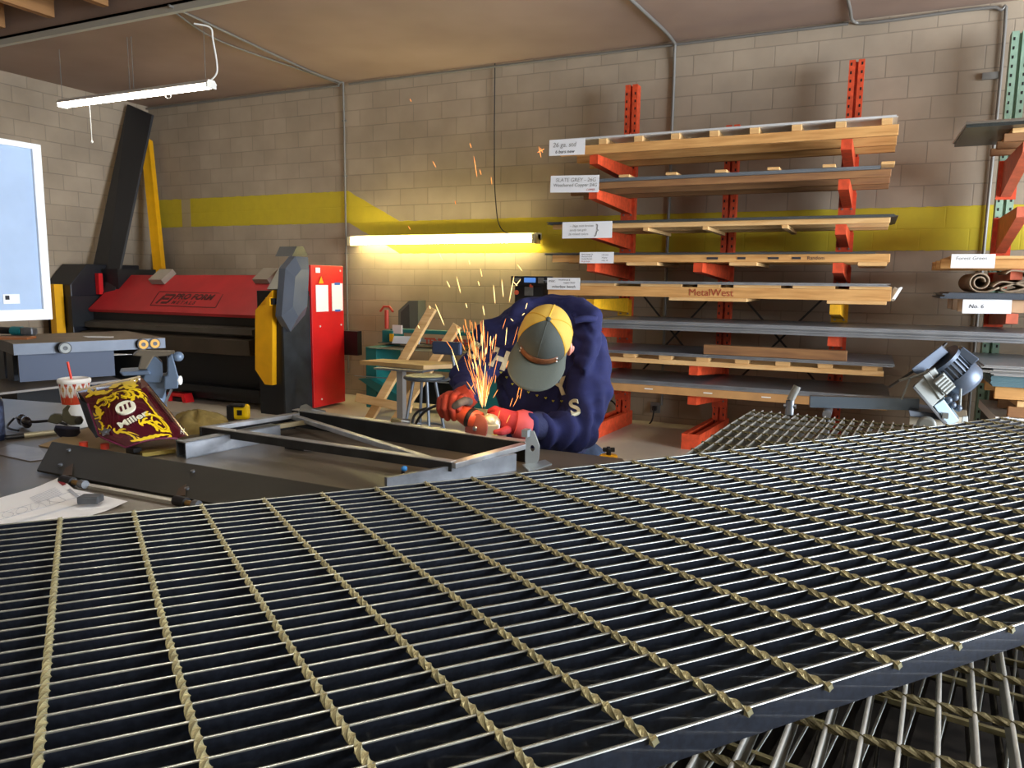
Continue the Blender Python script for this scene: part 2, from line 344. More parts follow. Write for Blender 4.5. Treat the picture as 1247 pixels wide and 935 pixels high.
grating(gp, -4.45 * SR, 26.45 * SR, 30, SB, [i * SR for i in range(-4, 27)], 'large dark steel grating lying topmost across the foreground')
LY = math.radians(85.25); LA = V((math.cos(LY), math.sin(LY), -.023)); LB = V((math.sin(LY), -math.cos(LY), 0)); L0 = V((-.348, 2.831, 1.109))
def lp(s, t, n=0): return L0 + LA * (s) + LB * t + V((0, 0, n - .024 * math.exp(-((s + .95) / .5) ** 2)))
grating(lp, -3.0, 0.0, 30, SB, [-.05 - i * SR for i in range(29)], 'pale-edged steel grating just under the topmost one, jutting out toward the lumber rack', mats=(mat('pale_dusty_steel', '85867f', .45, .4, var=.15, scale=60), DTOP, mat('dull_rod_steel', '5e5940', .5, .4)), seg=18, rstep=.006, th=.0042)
A3 = math.radians(3); a3 = V((math.cos(A3), math.sin(A3), 0)); b3 = V((math.sin(A3), -math.cos(A3), 0)); O3 = V((-.30, 2.72, 1.036))
def l3(s, t, n=0): return O3 + a3 * s + b3 * t + V((0, 0, n + .011 * (t / 2.) + (.0 * s)))
A4 = math.radians(80); a4 = V((math.cos(A4), math.sin(A4), -.018)); b4 = V((math.sin(A4), -math.cos(A4), 0)); O4 = V((-.335, 2.75, 1.051))
def l4(s, t, n=0): return O4 + a4 * s + b4 * t + V((0, 0, n))
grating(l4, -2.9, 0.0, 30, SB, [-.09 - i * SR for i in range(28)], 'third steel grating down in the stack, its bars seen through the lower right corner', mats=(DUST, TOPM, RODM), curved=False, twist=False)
def l5(s, t, n=0): return V((-.33, 2.78, 1.021)) + V((math.cos(A4 + .1), math.sin(A4 + .1), -.018)) * s + V((math.sin(A4 + .1), -math.cos(A4 + .1), 0)) * t + V((0, 0, n))
grating(l5, -2.9, 0.0, 30, SB, [-.03 - i * SR for i in range(28)], 'lowest steel grating of the foreground stack', mats=(DUST, DUST, DUST), curved=False, twist=False)
# added table under the stack, its dark top hides the bright floor
TRM = mat('trestle_paint', '26282a', .6, .2)
t = thing('added_table', (.25, 1.4, 0), 'added dark-topped steel table under the grating stack, hiding the bright floor', 'table')
MB().bb((-.55, -.35, .93), (1.15, 2.9, .945)).build('plate_top', mat('dark_backing_plate', '2b2520', .7, .2, var=.4, scale=10), t)
for x in (-.5, 1.05):
    for y in (-.3, 2.82): MB().bb((x, y, 0), (x + .06, y + .06, .93)).build('leg', TRM, t)
    MB().bb((x + .01, -.24, .82), (x + .05, 2.82, .88)).build('side_rail', TRM, t)
for (x, y0) in ((0, .25), (0, 2.45)): tag(MB().bb((-.42, y0, .9455), (.95, y0 + .09, (.990 if y0 > 1 else 1.030))).build('timber_bearer', WOODD), ('near', 'far')[y0 > 1] + ' timber bearer between the plate table and the grating stack', 'timber')
# ================================================================ cantilever lumber rack
def rack_column(name_label, xc, xt, ztop, arms, base=True, m_up=ORANGE, m_arm=ORANGE, tipY=7.05, arm_mats={}, brace=False):
    t = thing('cantilever_rack', (xc, 8.0, 0), name_label, 'rack')
    mb = MB()
    for s in (-1, 1):
        mb.bb((xc + s * .012 if s > 0 else xc - .066, 7.95, 0), (xc + .066 if s > 0 else xc - .012, 8.07, ztop))
    mb.bb((xc - .014, 7.99, 0), (xc + .014, 8.04, ztop - .01))
    z = .12
    while z < ztop - .04:
        for s in (-1, 1): mb.bb((xc + s * .046 - .007, 7.948, z), (xc + s * .046 + .007, 7.951, z + .026), mi=1)
        z += .075
    mb.build('upright', [m_up, BLACK], t)
    for z in arms:
        a = V((xc, 7.95, z - .083)); b = V((xt, tipY, z - .046)); mt = arm_mats.get(z, m_arm)
        mb = MB().bar(a, b, .085, .15, w1=.085, h1=.085).bar((xc, 7.97, z - .13), (xc, 7.945, z - .13), .15, .22)
        mb.box((xc - .04, 7.942, z - .17), (.016, .008, .016), mi=1).box((xc + .04, 7.942, z - .17), (.016, .008, .016), mi=1)
        mb.build('arm', [mt, GALV], t)
    if base:
        for s in (-1, 1): MB().bar((xc + s * .06, 8.1, .075), (xt + s * .06, 7.06, .075), .05, .15).build('base_rail', m_arm, t)
        MB().bar((xt - .085, 7.06, .075), (xt + .085, 7.06, .075), .012, .15).build('base_plate', m_arm, t)
    return t
YA = mat('yellow_arm_paint', 'd9a21a', .5, var=.15, scale=20)
rack_column('orange perforated rack post at the left end of the lumber rack', -2.38, -2.46, 3.60, [2.765, 2.44, 2.07, 1.75, 1.398, 1.125, .80, .52], arm_mats={1.398: YA})
rack_column('shorter orange rack post in the middle of the lumber rack', -1.33, -1.43, 3.12, [1.75, .80, .52])
rack_column('tall orange rack post at the right end of the lumber rack', -.24, -.25, 3.62, [2.765, 2.44, 2.07, 1.75, 1.398, 1.125], arm_mats={1.398: YA})
for i, (xa, xb) in enumerate(((-2.33, -1.38), (-1.28, -.29))):
    t = thing('cross_brace', ((xa + xb) / 2, 8.02, .9), 'thin dark crossed braces between the %s rack posts' % ('left and middle', 'middle and right')[i], 'brace')
    for z0 in (.45,):
        MB().bar((xa, 8.085, z0), (xb, 8.085, z0 + 1.1), .02, .006, up=(0, 1, 0)).build('brace_rod', DSTEEL, t)
        MB().bar((xa, 8.1, z0 + 1.1), (xb, 8.1, z0), .02, .006, up=(0, 1, 0)).build('brace_rod', DSTEEL, t)
def skid(x0, x1, z0, h, label, m=WOOD, rails=(7.03, 7.5, 7.89), slats=8, sh=.0, sw=.09, rw=.045, under=(), m2=None):
    """long shipping skid: rails with cross slats on top, and cross pieces under it"""
    t = thing('wooden_skid', ((x0 + x1) / 2, 7.5, z0), label, 'skid')
    for y in rails: MB().bb((x0, y, z0), (x1, y + rw, z0 + h)).build('rail', m, t, bevel=.004)
    for k in range(slats):
        x = x0 + .05 + (x1 - x0 - .1 - sw) * k / max(1, slats - 1)
        if sh: MB().bb((x, rails[0] - .01, z0 + h), (x + sw, rails[-1] + rw, z0 + h + sh)).build('slat', m2 or WOODL, t, bevel=.003)
    for x, w in under: MB().bb((x, rails[0] - .005, z0 - .03), (x + w, rails[-1] + rw, z0)).build('bottom_slat', m2 or WOODL, t, bevel=.003)
    return t
def sheets(x0, x1, z0, n, label, m=SILV, y0=6.99, y1=7.93, th=.004, jit=.02, name='sheet_metal_stack'):
    t = thing(name, ((x0 + x1) / 2, (y0 + y1) / 2, z0), label, 'sheet metal'); rnd = random.Random(int(z0 * 1000))
    for k in range(n):
        a, b, c = rnd.uniform(-jit, jit), rnd.uniform(-jit, jit), rnd.uniform(0, jit)
        MB().bb((x0 + a, y0 + c, z0 + k * th), (x1 + b, y1, z0 + (k + 1) * th - .0006)).build('sheet', m, t)
    return t
WSH = mat('white_film_sheet', 'd2d5d6', .4, .2, var=.08, scale=3)
GSH = mat('slate_grey_sheet', '6f777f', .4, .3, var=.1, scale=3)
DGS = mat('dark_grey_sheet', '4b5052', .4, .4, var=.1, scale=3)
# level 1 (top)
skid(-2.80, .13, 2.765, .085, 'topmost long pine skid on the lumber rack with blocks under a white sheet', WOOD, slats=9, sh=.05, sw=.08)
sheets(-2.9, .11, 2.90, 3, 'white-edged sheets on the topmost shelf of the lumber rack', WSH, th=.006, jit=.01)
# level 2
skid(-2.86, .10, 2.44, .06, 'second long skid from the top, reddish rails and a broken right end', WOODD, slats=7, sh=.0, under=())
t = sheets(-2.84, .02, 2.50, 4, 'slate grey sheets strapped under pale blocks on the second shelf', GSH, th=.007, jit=.006)
for k in range(7):
    x = -2.62 + 2.64 * k / 6
    tag(MB().bb((x, 6.96, 2.529), (x + .1, 7.16, 2.552)).build('wood_block', WOODL, bevel=.003), 'short pale block lying on the slate grey sheets of the second shelf', 'wood block', 'pale blocks on the second shelf')
# level 3
skid(-2.86, .12, 2.07, .045, 'third long skid from the top with brackets and cross battens below', WOODL, slats=0, under=((-1.95, .05), (-1.4, .05), (-.72, .05)))
sheets(-2.9, .16, 2.115, 4, 'thin grey sheets on the third shelf from the top, right end bent up', DGS, th=.006, jit=.02)
# level 4
t4 = skid(-2.86, .14, 1.75, .07, 'fourth long skid from the top with black marks and handwriting', WOOD, slats=0, under=((-2.1, .3), (-1.15, .24), (-.1, .22)))
sheets(-2.92, .02, 1.82, 3, 'dark sheets on the fourth shelf of the lumber rack', DGS, th=.005)
mk = MB()
for x, w in ((-1.35, .1), (-1.08, .07), (-.82, .09), (-.62, .07)): mk.bb((x, 7.026, 1.775), (x + w, 7.03, 1.795))
mk.text('Random', (-.5, 7.027, 1.785), (1, 0, 0), (0, 0, 1), .042, align='LEFT').build('marker_writing', INK, t4)
# level 5
t5 = skid(-2.9, .17, 1.43, .095, 'fifth long skid from the top, thick orange-brown beam with red lettering', WOOD, slats=0, under=((-1.68, .7), (-.32, .46)))
for x, w in ((-2.55, .34), (-1.95, .38), (-1.42, .2), (-1.1, .4), (-.6, .34), (0 - .15, .32)):
    MB().bb((x, 7.02, 1.525), (x + w, 7.93, 1.55)).build('slat', WOODL, t5)
MB().text('MetalWest', (-1.5, 7.027, 1.475), (1, 0, 0), (0, 0, 1), .09).build('red_lettering', mat('red_stencil', '9a3a22', .7), t5)
sheets(-2.92, .15, 1.55, 4, 'grey sheets on the fifth shelf above the thick beam', SILV, th=.006)
tag(MB().grid(lambda u, v: V((.17 + .03 * math.sin(u * 5) + .05 * v, 7.06 + .05 * u, 1.44 + .1 * v + .01 * math.sin(u * 9))), 8, 5).build('plastic_wrap', WHITE, solid=.002), 'scrap of white wrap hanging on the end of the thick beam', 'plastic wrap')
# level 6 : very long sheets reaching the right rack
sheets(-2.45, 3.3, 1.125, 9, 'very long stack of bare steel sheets running out of frame to the right', SILV, th=.009, y0=6.92, y1=7.9, jit=.05)
# level 7
skid(-2.5, .16, .80, .045, 'lower long pale skid with slats under pale sheets', WOODL, slats=8, sh=.04, sw=.12)
sheets(-2.5, .22, .886, 5, 'pale sheets with a loose board on top on the second shelf from the floor', SILV, th=.005, jit=.05)
p = ony(857, 440, 7.1); q = ony(1031, 442, 7.1)
tag(MB().bb((p.x, 7.05, .912), (q.x, 7.14, 1.0)).build('loose_board', WOODD, bevel=.006), 'loose weathered board lying on the pale sheets of the second shelf from the floor', 'board')
# level 8
t8 = skid(-2.5, .20, .52, .075, 'lowest long skid of the rack, made of brown board with white staples', mat('brown_board', 'b98a55', .7, var=.1), slats=0, rails=(7.0, 7.5, 7.88))
for px_ in (785, 857, 928):
    x = ony(px_, 470, 7.0).x; MB().bb((x, 6.995, .555), (x + .08, 7.0, .565)).build('staple', WHITE, t8)
sheets(-2.5, .2, .595, 8, 'grey sheets stacked on the lowest shelf of the lumber rack', SILV, th=.005, jit=.03)
# paper signs
def sign(px0, py0, px1, py1, y, label, lines, tilt=0., name='paper_sign', m=PAPER, red=None):
    a = ony(px0, py0, y); b = ony(px1, py1, y); w = b.x - a.x; h = a.z - b.z; c = (a + b) / 2
    t = thing(name, (c.x, y, b.z), label, 'sign')
    R = Matrix.Rotation(-tilt, 3, 'Y'); X = R @ V((1, 0, 0)); Z = R @ V((0, 0, 1))
    MB().box((c.x, y + .002, c.z), (w, .003, h), R).build('card', m, t)
    mb = MB()
    for s, u, v, size, mi in lines: mb.text(s, V((c.x, y - .001, c.z)) + X * (u * w / 2) + Z * (v * h / 2), X, Z, size * h, .0005, mi=mi, shear=.15)
    mb.build('handwriting', [mat('pencil_grey', '8a8a88', .8), INK, mat('red_marker', 'b03030', .8)], t)
    return t
sign(669, 171, 712, 187.5, 6.95, 'white card sign at the left end of the topmost shelf', [('26 ga. std', -.8, .3, .42, 0), ('6 bars new', -.65, -.55, .3, 1)], -.02)
sign(670.5, 215, 729, 233, 6.95, 'white card sign reading slate grey on the second shelf', [('SLATE GREY - 26G', -.78, .45, .32, 0), ('Weathered Copper 24G', -.88, -.15, .28, 0), ('COPPER', .5, -.7, .15, 2)], -.03)
sign(685, 270.5, 745, 289.5, 6.95, 'white card sign with faint writing on the third shelf', [('~ 26ga mist bronze', -.7, .5, .2, 0), ('sandy tan galv', -.7, .0, .2, 0), ('26 mixed colors', -.75, -.5, .2, 0), ('}', .3, .0, .8, 0)], 0)
sign(706, 307, 747, 320.5, 6.95, 'small white list sign on the fourth shelf', [('dark bronze 26', -.9, .6, .18, 1), ('charcoal 4x10', -.9, .2, .18, 1), ('musket brown', -.9, -.2, .18, 1), ('26 ga drops', -.9, -.65, .18, 2), ('old town', .3, .5, .18, 1), ('24 gray', .3, 0, .18, 1), ('misc. 10', .3, -.5, .18, 1)], 0)
sign(666.5, 338, 706, 353, 6.95, 'white sign in bold black marker on the fifth shelf', [('misc.', -.92, .45, .32, 1), ('weathered &', -.3, .65, .2, 1), ('copper bond', .0, .2, .2, 1), ('miterbox bench', -.7, -.5, .33, 1)], 0)
# wall outlet + cable under the rack
t = thing('wall_outlet', ony(798, 498, 8.31), 'grey power outlet on the wall under the lumber rack', 'outlet'); c = ony(798, 496, 8.3)
MB().box(c, (.11, .03, .12)).build('outlet_box', GALV, t, bevel=.004)
MB().box(c + V((0, -.03, -.005)), (.05, .04, .05)).build('plug', BLACK, t, bevel=.005)
tag(MB().tube(bez([c + V((0, -.05, -.01)), c + V((-.02, -.12, -.16)), c + V((-.2, -.1, -.24)), c + V((-.4, -.06, -.05)), c + V((-.55, -.03, .05)), c + V((-.9, -.02, .0))], 8), .009, 8).build('power_cable', BLACK), 'black cable looping from the outlet under the lumber rack', 'cable')
# ================================================================ right-hand rack (green posts)
GRN = mat('pale_green_paint', '8fae97', .5, var=.12, scale=15)
xg = ony(1232, 100, 8.0).x
def dia_arm(t, x, z, tip=7.0, h=.32):
    MB().prism([(x - .04, 7.95, z - h), (x - .04, 7.95, z - .02), (x - .04, tip, z), (x - .04, tip, z - .08)], (.08, 0, 0)).build('arm', mat('salmon_arm_paint', 'c9674c', .5, var=.15, scale=15), t)
    MB().bb((x - .075, 7.94, z - h - .02), (x + .075, 7.95, z - .01)).build('arm_plate', ORANGE, t)
t = rack_column('pale green rack post at the right edge with orange arms', xg + .03, xg + .03, 3.72, [], base=False, m_up=GRN)
for z in (2.655, 2.17, 1.695, 1.355): dia_arm(t, xg + .03, z, h=.32 if z > 2 else .13)
# loads on it
a = ony(1175, 186, 7.0); zt = 2.66
BSH = mat('black_coated_sheet', '2c3232', .35, .2)
sheets(a.x - .02, 3.3, 2.755, 2, 'black sheet with a folded pale edge on the top shelf of the right rack', BSH, th=.012, y0=6.85, y1=7.75, jit=.0)
tag(MB().tube([(a.x - .03, 7.7, 2.785), (a.x - .02, 6.86, 2.79), (3.3, 6.84, 2.79)], .012, 8).build('edge_trim', WSH), 'pale rolled edge trim around the black sheet of the right rack', 'edge trim')
skid(a.x + .25, 3.3, 2.66, .06, 'skid under the black sheet on the top shelf of the right rack', WOODD, slats=5, sh=.035, rails=(7.0, 7.35, 7.7))
a = ony(1145, 326, 7.0)
skid(a.x, 3.3, 1.70 + .0, .075, 'long skid beside a green-lettered sign on the right rack', WOOD, slats=0, under=())
for x in (a.x + .06, a.x + .9): tag(MB().bb((x, 6.99, 1.775), (x + .55, 7.9, 1.798)).build('thin_board', WOODL, bevel=.003), 'pale thin board lying on the skid with the forest green sign', 'board', 'pale thin boards on the right rack')
sign(1159, 309.5, 1211, 326.5, 6.96, 'white sign with green handwriting on the right rack', [('Forest Green', -.8, .4, .36, 3 - 3)], 0)
# rolls of membrane lying on sheets
zr = 1.53
sheets(ony(1148, 360, 7.0).x, 3.3, 1.462, 6, 'dark sheets under the rolled mats on the right rack', mat('blue_grey_sheet', '5d6672', .35, .5), th=.008, y0=6.9, y1=7.8, jit=.04)
skid(ony(1166, 384, 7.0).x, 3.3, 1.36, .095, 'skid under the dark sheets on the right rack', mat('pinkish_board', 'c9a27d', .7, var=.1), slats=0)
sign(1173, 364, 1231, 382.5, 6.96, 'white rounded tag below the rolled mats on the right rack', [('No. 6', -.75, 0, .4, 1)], .02)
RM = mat('brown_felt_roll', '8f7d68', .85, var=.15, scale=30)
def roll(c, r, turns, L, tail, label, ph=0.):
    pts = []; n = int(turns * 20)
    for k in range(n + 1):
        a_ = ph + 2 * PI * turns * k / n; rr = r * (.38 + .62 * k / n); pts.append(V((math.cos(a_) * rr, 0, math.sin(a_) * rr)))
    pts += [pts[-1] + V(p) for p in tail]; P = [V(c) + p for p in pts]; mb = MB(); W = len(P)
    mb.add([p for p in P] + [p + V((0, L, 0)) for p in P], [(i, i + 1, W + i + 1, W + i) for i in range(W - 1)], 0, True)
    return tag(mb.build('felt_roll', RM, solid=.012), label, 'roll')
c = ony(1194, 342, 6.95); c.z = 1.512 + .085
roll(c, .078, 1.75, .8, [(.05, 0, .0), (.1, 0, .02), (.13, 0, .035)], 'brown felt roll with a spiral end on the right rack', ph=0)
c2 = ony(1231, 345, 6.95); c2.z = 1.6
mb = MB(); pr = bez([(c2.x - .12, 6.95, 1.56), (c2.x - .05, 6.95, 1.6), (c2.x + .1, 6.95, 1.56), (c2.x + .0, 6.95, 1.525), (c2.x - .06, 6.95, 1.55), (c2.x + .08, 6.95, 1.6), (c2.x + .2, 6.95, 1.6), (c2.x + .1, 6.95, 1.67), (c2.x - .0, 6.95, 1.685), (c2.x - .04, 6.95, 1.66)], 6)
W = len(pr); mb.add(pr + [p + V((0, .4, 0)) for p in pr], [(i, i + 1, W + i + 1, W + i) for i in range(W - 1)], 0, True)
tag(mb.build('felt_roll', RM, solid=.012), 'crumpled folded felt roll beside the spiral one on the right rack', 'roll')
# lower shelf stock at right
a = ony(1200, 440, 6.6)
sheets(a.x - .02, 3.3, .93, 8, 'wrinkled foil-wrapped sheets low on the right', mat('foil', 'b8bcc0', .3, .6, bump=.5, bscale=14), th=.009, y0=6.3, y1=7.5, jit=.05)
sheets(a.x + .02, 3.3, .85, 8, 'blue-grey sheets under the foil-wrapped ones low on the right', mat('teal_grey', '5f7f8a', .4, .3), th=.0095, y0=6.35, y1=7.5, jit=.01)
skid(a.x + .05, 3.3, .755, .09, 'short skid below the blue-grey sheets low on the right', WOOD, slats=0, rails=(6.4, 6.9, 7.4))
skid(a.x + .15, 3.3, .62, .08, 'lower skid with stacked blocks beneath the foil-wrapped sheets', WOODD, slats=3, sh=.045, rails=(6.45, 6.9, 7.35))
t = thing('machine_cabinet', (a.x + .8, 6.8, 0), 'white-framed cabinet low behind the saw at the right edge', 'cabinet')
MB().bb((a.x + .1, 6.5, .05), (3.2, 7.4, .6)).build('body', mat('cabinet_grey', '3a3f47', .5), t); MB().bb((a.x + .08, 6.46, .55), (3.2, 7.4, .615)).bb((a.x + .08, 6.46, .0), (a.x + .14, 6.5, .56)).build('frame', WHITE, t)
# ================================================================ folding machine
BK = mat('machine_black', '17191d', .45, .1); NAVY = mat('machine_dark_blue', '14161f', .4, .1)
GREY = mat('machine_grey', '555c68', .45, .1, var=.1, scale=3); SL = mat('scratched_dark_panel', '2b2f35', .45, .2, var=.3, scale=6, bump=.1)
RH = mat('hood_red', 'b4252a', .42, var=.12, scale=3)
BM = mat('bending_beam', '5a544b', .5, .4, var=.15, scale=4); BM2 = mat('beam_dark', '2e2c29', .5, .3)
t = thing('folding_machine', (-7.8, 7.0, 0), 'long red and black sheet metal folding machine against the back wall', 'machine')
xl, xr = -9.35, -6.45
hb0 = V((xl, 6.72, 1.13)); hb1 = V((xr, 6.72, 1.13)); ht0 = V((xl + .08, 7.2, 1.58)); ht1 = V((xr + .0, 7.2, 1.6))
nrm = (hb1 - hb0).cross(ht0 - hb0).normalized()
mb = MB().prism([hb0, hb1, ht1, ht0], -nrm * .03).prism([hb0, hb1, hb1 + V((0, .02, -.035)), hb0 + V((0, .02, -.035))], V((0, .03, 0)))
mb.build('hood', RH, t); hood = bpy.data.objects['hood']
def hp(px, py, off=.002):
    r = ray(px, py); k = (hb0 - CAM).dot(nrm) / r.dot(nrm); return CAM + r * k + nrm * off
A, B, C_, D_ = hp(183, 371.7), hp(194, 355), hp(272.5, 357.3), hp(262.5, 374.6)
mb = MB()
for p, q in ((A, B), (B, C_), (C_, D_), (D_, A)): mb.bar(p, q, .012, .003, up=nrm)
X_ = (D_ - A).normalized(); Y_ = ((B + C_) / 2 - (A + D_) / 2).normalized()
h_ = (B - A).length
mb.text('PRO FORM', lerp(A, B, .66) + (D_ - A) * .31, X_, Y_, h_ * .52, .002, bold=.006, shear=.1)
mb.text('M E T A L S', lerp(A, B, .25) + (D_ - A) * .31, X_, Y_, h_ * .32, .002, bold=.003, shear=.1)
g0 = A + (D_ - A) * .07; gw = (D_ - A) * .2; gh = (B - A)
for (u0, v0, u1, v1) in ((.0, .15, .3, .7), (.3, .78, 1.1, .78), (1.1, .78, .85, .22), (.85, .22, .35, .22), (.3, .5, .8, .5)):
    mb.bar(g0 + gw * u0 + gh * v0, g0 + gw * u1 + gh * v1, .035, .003, up=nrm)
mb.build('hood_logo', mat('logo_dark', '4a1416', .5), hood)
for px_ in (192, 318):
    c = hp(px_ - 7, 346); MB().prism([c, c + V((.24, .0, 0)), c + V((.30, .14, .14)), c + V((.06, .14, .14))], nrm * .08).build('bracket', mat('bracket_beige', '9a9184', .6), t)
MB().bb((xl, 6.80, .94), (xr, 7.1, 1.12)).build('upper_beam', BM2, t)
MB().prism([(xl, 6.74, .86), (xl, 6.66, .90), (xl, 6.66, .96), (xl, 6.8, .99), (xl, 7.1, .99), (xl, 7.1, .86)], (xr - xl, 0, 0)).build('clamp_beam', BM, t)
MB().prism([(xl, 6.62, .66), (xl, 6.6, .84), (xl, 6.75, .86), (xl, 6.9, .66)], (xr - xl, 0, 0)).build('folding_beam', mat('beam_brown', '463c30', .5, .3, var=.2, scale=3), t)
MB().bb((xl, 6.9, .05), (xr, 7.3, .68)).bb((xl, 6.75, .16), (xr, 6.9, .24)).build('lower_body', BK, t)
# left housing
MB().prism([(-9.93, 6.55, 0), (-9.93, 6.55, 1.45), (-9.93, 6.8, 1.72), (-9.93, 7.6, 1.72), (-9.93, 7.6, 0)], (.5, 0, 0)).build('left_housing', NAVY, t, bevel=.01)
MB().bb((-9.42, 7.0, .9), (-9.1, 7.6, 1.66)).build('gear_box', BK, t)
MB().bb((-9.43, 6.5, .9), (-9.36, 6.9, 1.3)).build('bearing_block', BK, t)
p = ony(52, 407, 6.45); q = ony(67, 346, 6.45)
MB().bb((q.x - .09, 6.42, .2), (q.x + .02, 6.54, q.z)).build('yellow_guard', YELLOW, t)
MB().bb((-9.42, 6.9, 1.32), (-9.35, 6.96, 1.6)).build('red_flag', RED, t)
# right housing
MB().bb((-6.32, 6.62, .0), (-5.93, 7.06, 1.42)).build('right_housing', BK, t, bevel=.006)
MB().bb((-5.95, 6.60, .0), (-5.925, 7.07, 1.36)).build('side_panel', SL, t)
MB().bb((-6.3, 7.06, .03), (-5.9, 7.66, 1.72)).build('red_cabinet', RED, t, bevel=.006); cabn = bpy.data.objects['red_cabinet']
for y, z in ((7.2, .12), (7.2, 1.0), (7.6, 1.0), (7.6, 1.66)): MB().cyl((-5.9, y, z), (-5.892, y, z), .012, n=8).build('screw', WHITE, cabn)
a = onx(384.5, 347, -5.895); b = onx(400, 379, -5.895)
MB().bb((-5.9, a.y, b.z), (-5.893, b.y, a.z)).build('notice', PAPER, cabn)
a = onx(404, 345, -5.895); b = onx(417.5, 378, -5.895)
MB().bb((-5.9, a.y, b.z), (-5.893, b.y, a.z)).build('notice', PAPER, cabn)
MB().bb((-5.893, a.y + .05, a.z - .02), (-5.891, b.y - .05, a.z + .01)).bb((-5.893, a.y + .05, b.z - .01), (-5.891, b.y - .05, b.z + .015)).build('blue_tape', mat('blue_tape', '2f5fb0', .6), cabn)
c = onx(391, 345, -5.892); MB().prism([c + V((0, -.045, -.0)), c + V((0, .045, 0)), c + V((0, 0, .085))], (.004, 0, 0)).build('warning_triangle', YELLOW, cabn)
c = onx(387, 329, -5.892); MB().box(c, (.004, .08, .06)).build('label_sticker', PAPER, cabn)
# grey pentagonal cover on the right side
P5 = [(359.6, 312), (375, 313), (371.5, 383), (354, 404), (343, 385), (347.6, 327)]
pts = [onx(x, y, -5.86) for x, y in P5]; n5 = len(pts); cen = sum(pts, V()) / n5
inn = [cen.lerp(p, .62) + V((.09, 0, 0)) for p in pts]; bk = [p + V((-.09, 0, 0)) for p in pts]
MB().add(bk + pts + inn, [tuple(range(n5))[::-1]] + [(i, (i + 1) % n5, n5 + (i + 1) % n5, n5 + i) for i in range(n5)] + [(n5 + i, n5 + (i + 1) % n5, 2 * n5 + (i + 1) % n5, 2 * n5 + i) for i in range(n5)] + [tuple(range(2 * n5, 3 * n5))]).build('grey_cover', GREY, t)
a = onx(356, 312, -5.9); b = onx(375, 312, -5.9)
MB().prism([a, b, lerp(a, b, .72) + V((0, 0, .11)), lerp(a, b, .3) + V((0, 0, .11))], (-.25, 0, 0)).build('top_cap', BK, t)
a = ony(331.5, 353, 6.6); 
P6 = [(331.5, 353.4), (310.8, 378), (310.8, 450), (322.5, 468), (331.5, 469)]
MB().prism([ony(x, y, 6.55) for x, y in P6], (0, .07, 0)).build('yellow_guard', YELLOW, t)
c = ony(329, 367, 6.54); MB().box(c, (.06, .08, .09)).build('guard_latch', YELLOW, t); MB().box(ony(333, 367, 6.54), (.04, .05, .07)).build('switch', BK, t)
MB().prism([ony(325, 352, 6.75), ony(345, 352, 6.75), ony(350, 322, 7.0), ony(342, 322, 7.0)], (0, .1, -.02)).build('side_tray', mat('tray_grey', '8e8f8a', .4, .3), t)
MB().bb((-5.99, 7.66, .62), (-5.7, 7.75, .92)).build('rear_bracket', BK, t)
t = thing('foot_pedal', onz(222, 487, 0), 'small red foot pedal on the floor before the folding machine', 'pedal'); c = onz(222, 488, 0)
MB().prism([c + V((-.16, -.1, .0)), c + V((-.14, -.1, .11)), c + V((.14, -.1, .11)), c + V((.18, -.1, 0)), c + V((.12, -.1, 0)), c + V((.1, -.1, .07)), c + V((-.1, -.1, .07)), c + V((-.11, -.1, 0))], (0, .13, 0)).build('guard', RED, t)
MB().box(c + V((0, 0, .025)), (.2, .12, .05)).build('pedal_plate', BK, t)
# ---- posts leaning in the corner
a = ony(150, 170, 7.2)
f0, f1 = V((-9.55, 6.9, 0)), V((-9.93, 7.9, 3.75))
P = [V((-9.90, 7.05, 0)), V((-9.4, 6.75, 0))]; 
b0 = ony(113, 325, 7.1); b1 = ony(146, 325, 7.1); t0 = ony(155, 127, 7.9); t1 = ony(185, 140, 7.9)
dd = (t0 - b0) / (t0.z - b0.z); bb0 = b0 - dd * b0.z; dd1 = (t1 - b1) / (t1.z - b1.z); bb1 = b1 - dd1 * b1.z
for q in (bb0, bb1, t0, t1): q.x = max(q.x, -9.88)
tag(MB().prism([bb0, bb1, t1, t0], (.006, .03, 0)).build('leaning_column', mat('charcoal_box_steel', '2b2c2f', .5, .2)), 'wide charcoal steel section leaning in the left corner of the room', 'steel section')
a = ony(192, 330, 7.85); b = ony(176, 170, 8.1); d = (b - a) / (b.z - a.z); a0 = a - d * a.z
mb = MB(); off = V((.0, 0, 0))
mb.bar(a0, b, .12, .02, up=(.3, -1, .1)).bar(a0 + V((.055, .05, 0)), b + V((.055, .05, 0)), .02, .1, up=(.3, -1, .1)).bar(a0 + V((-.055, .05, 0)), b + V((-.055, .05, 0)), .02, .1, up=(.3, -1, .1))
tag(mb.build('leaning_channel', YELLOW), 'yellow steel channel leaning in the corner beside the charcoal section', 'steel channel')
a = ony(182, 331, 8.0); tag(MB().bar((a.x - .0, 7.95, 0), (a.x, 8.22, a.z + .3), .06, .06).build('leaning_post', DSTEEL), 'short dark post behind the yellow channel', 'post')
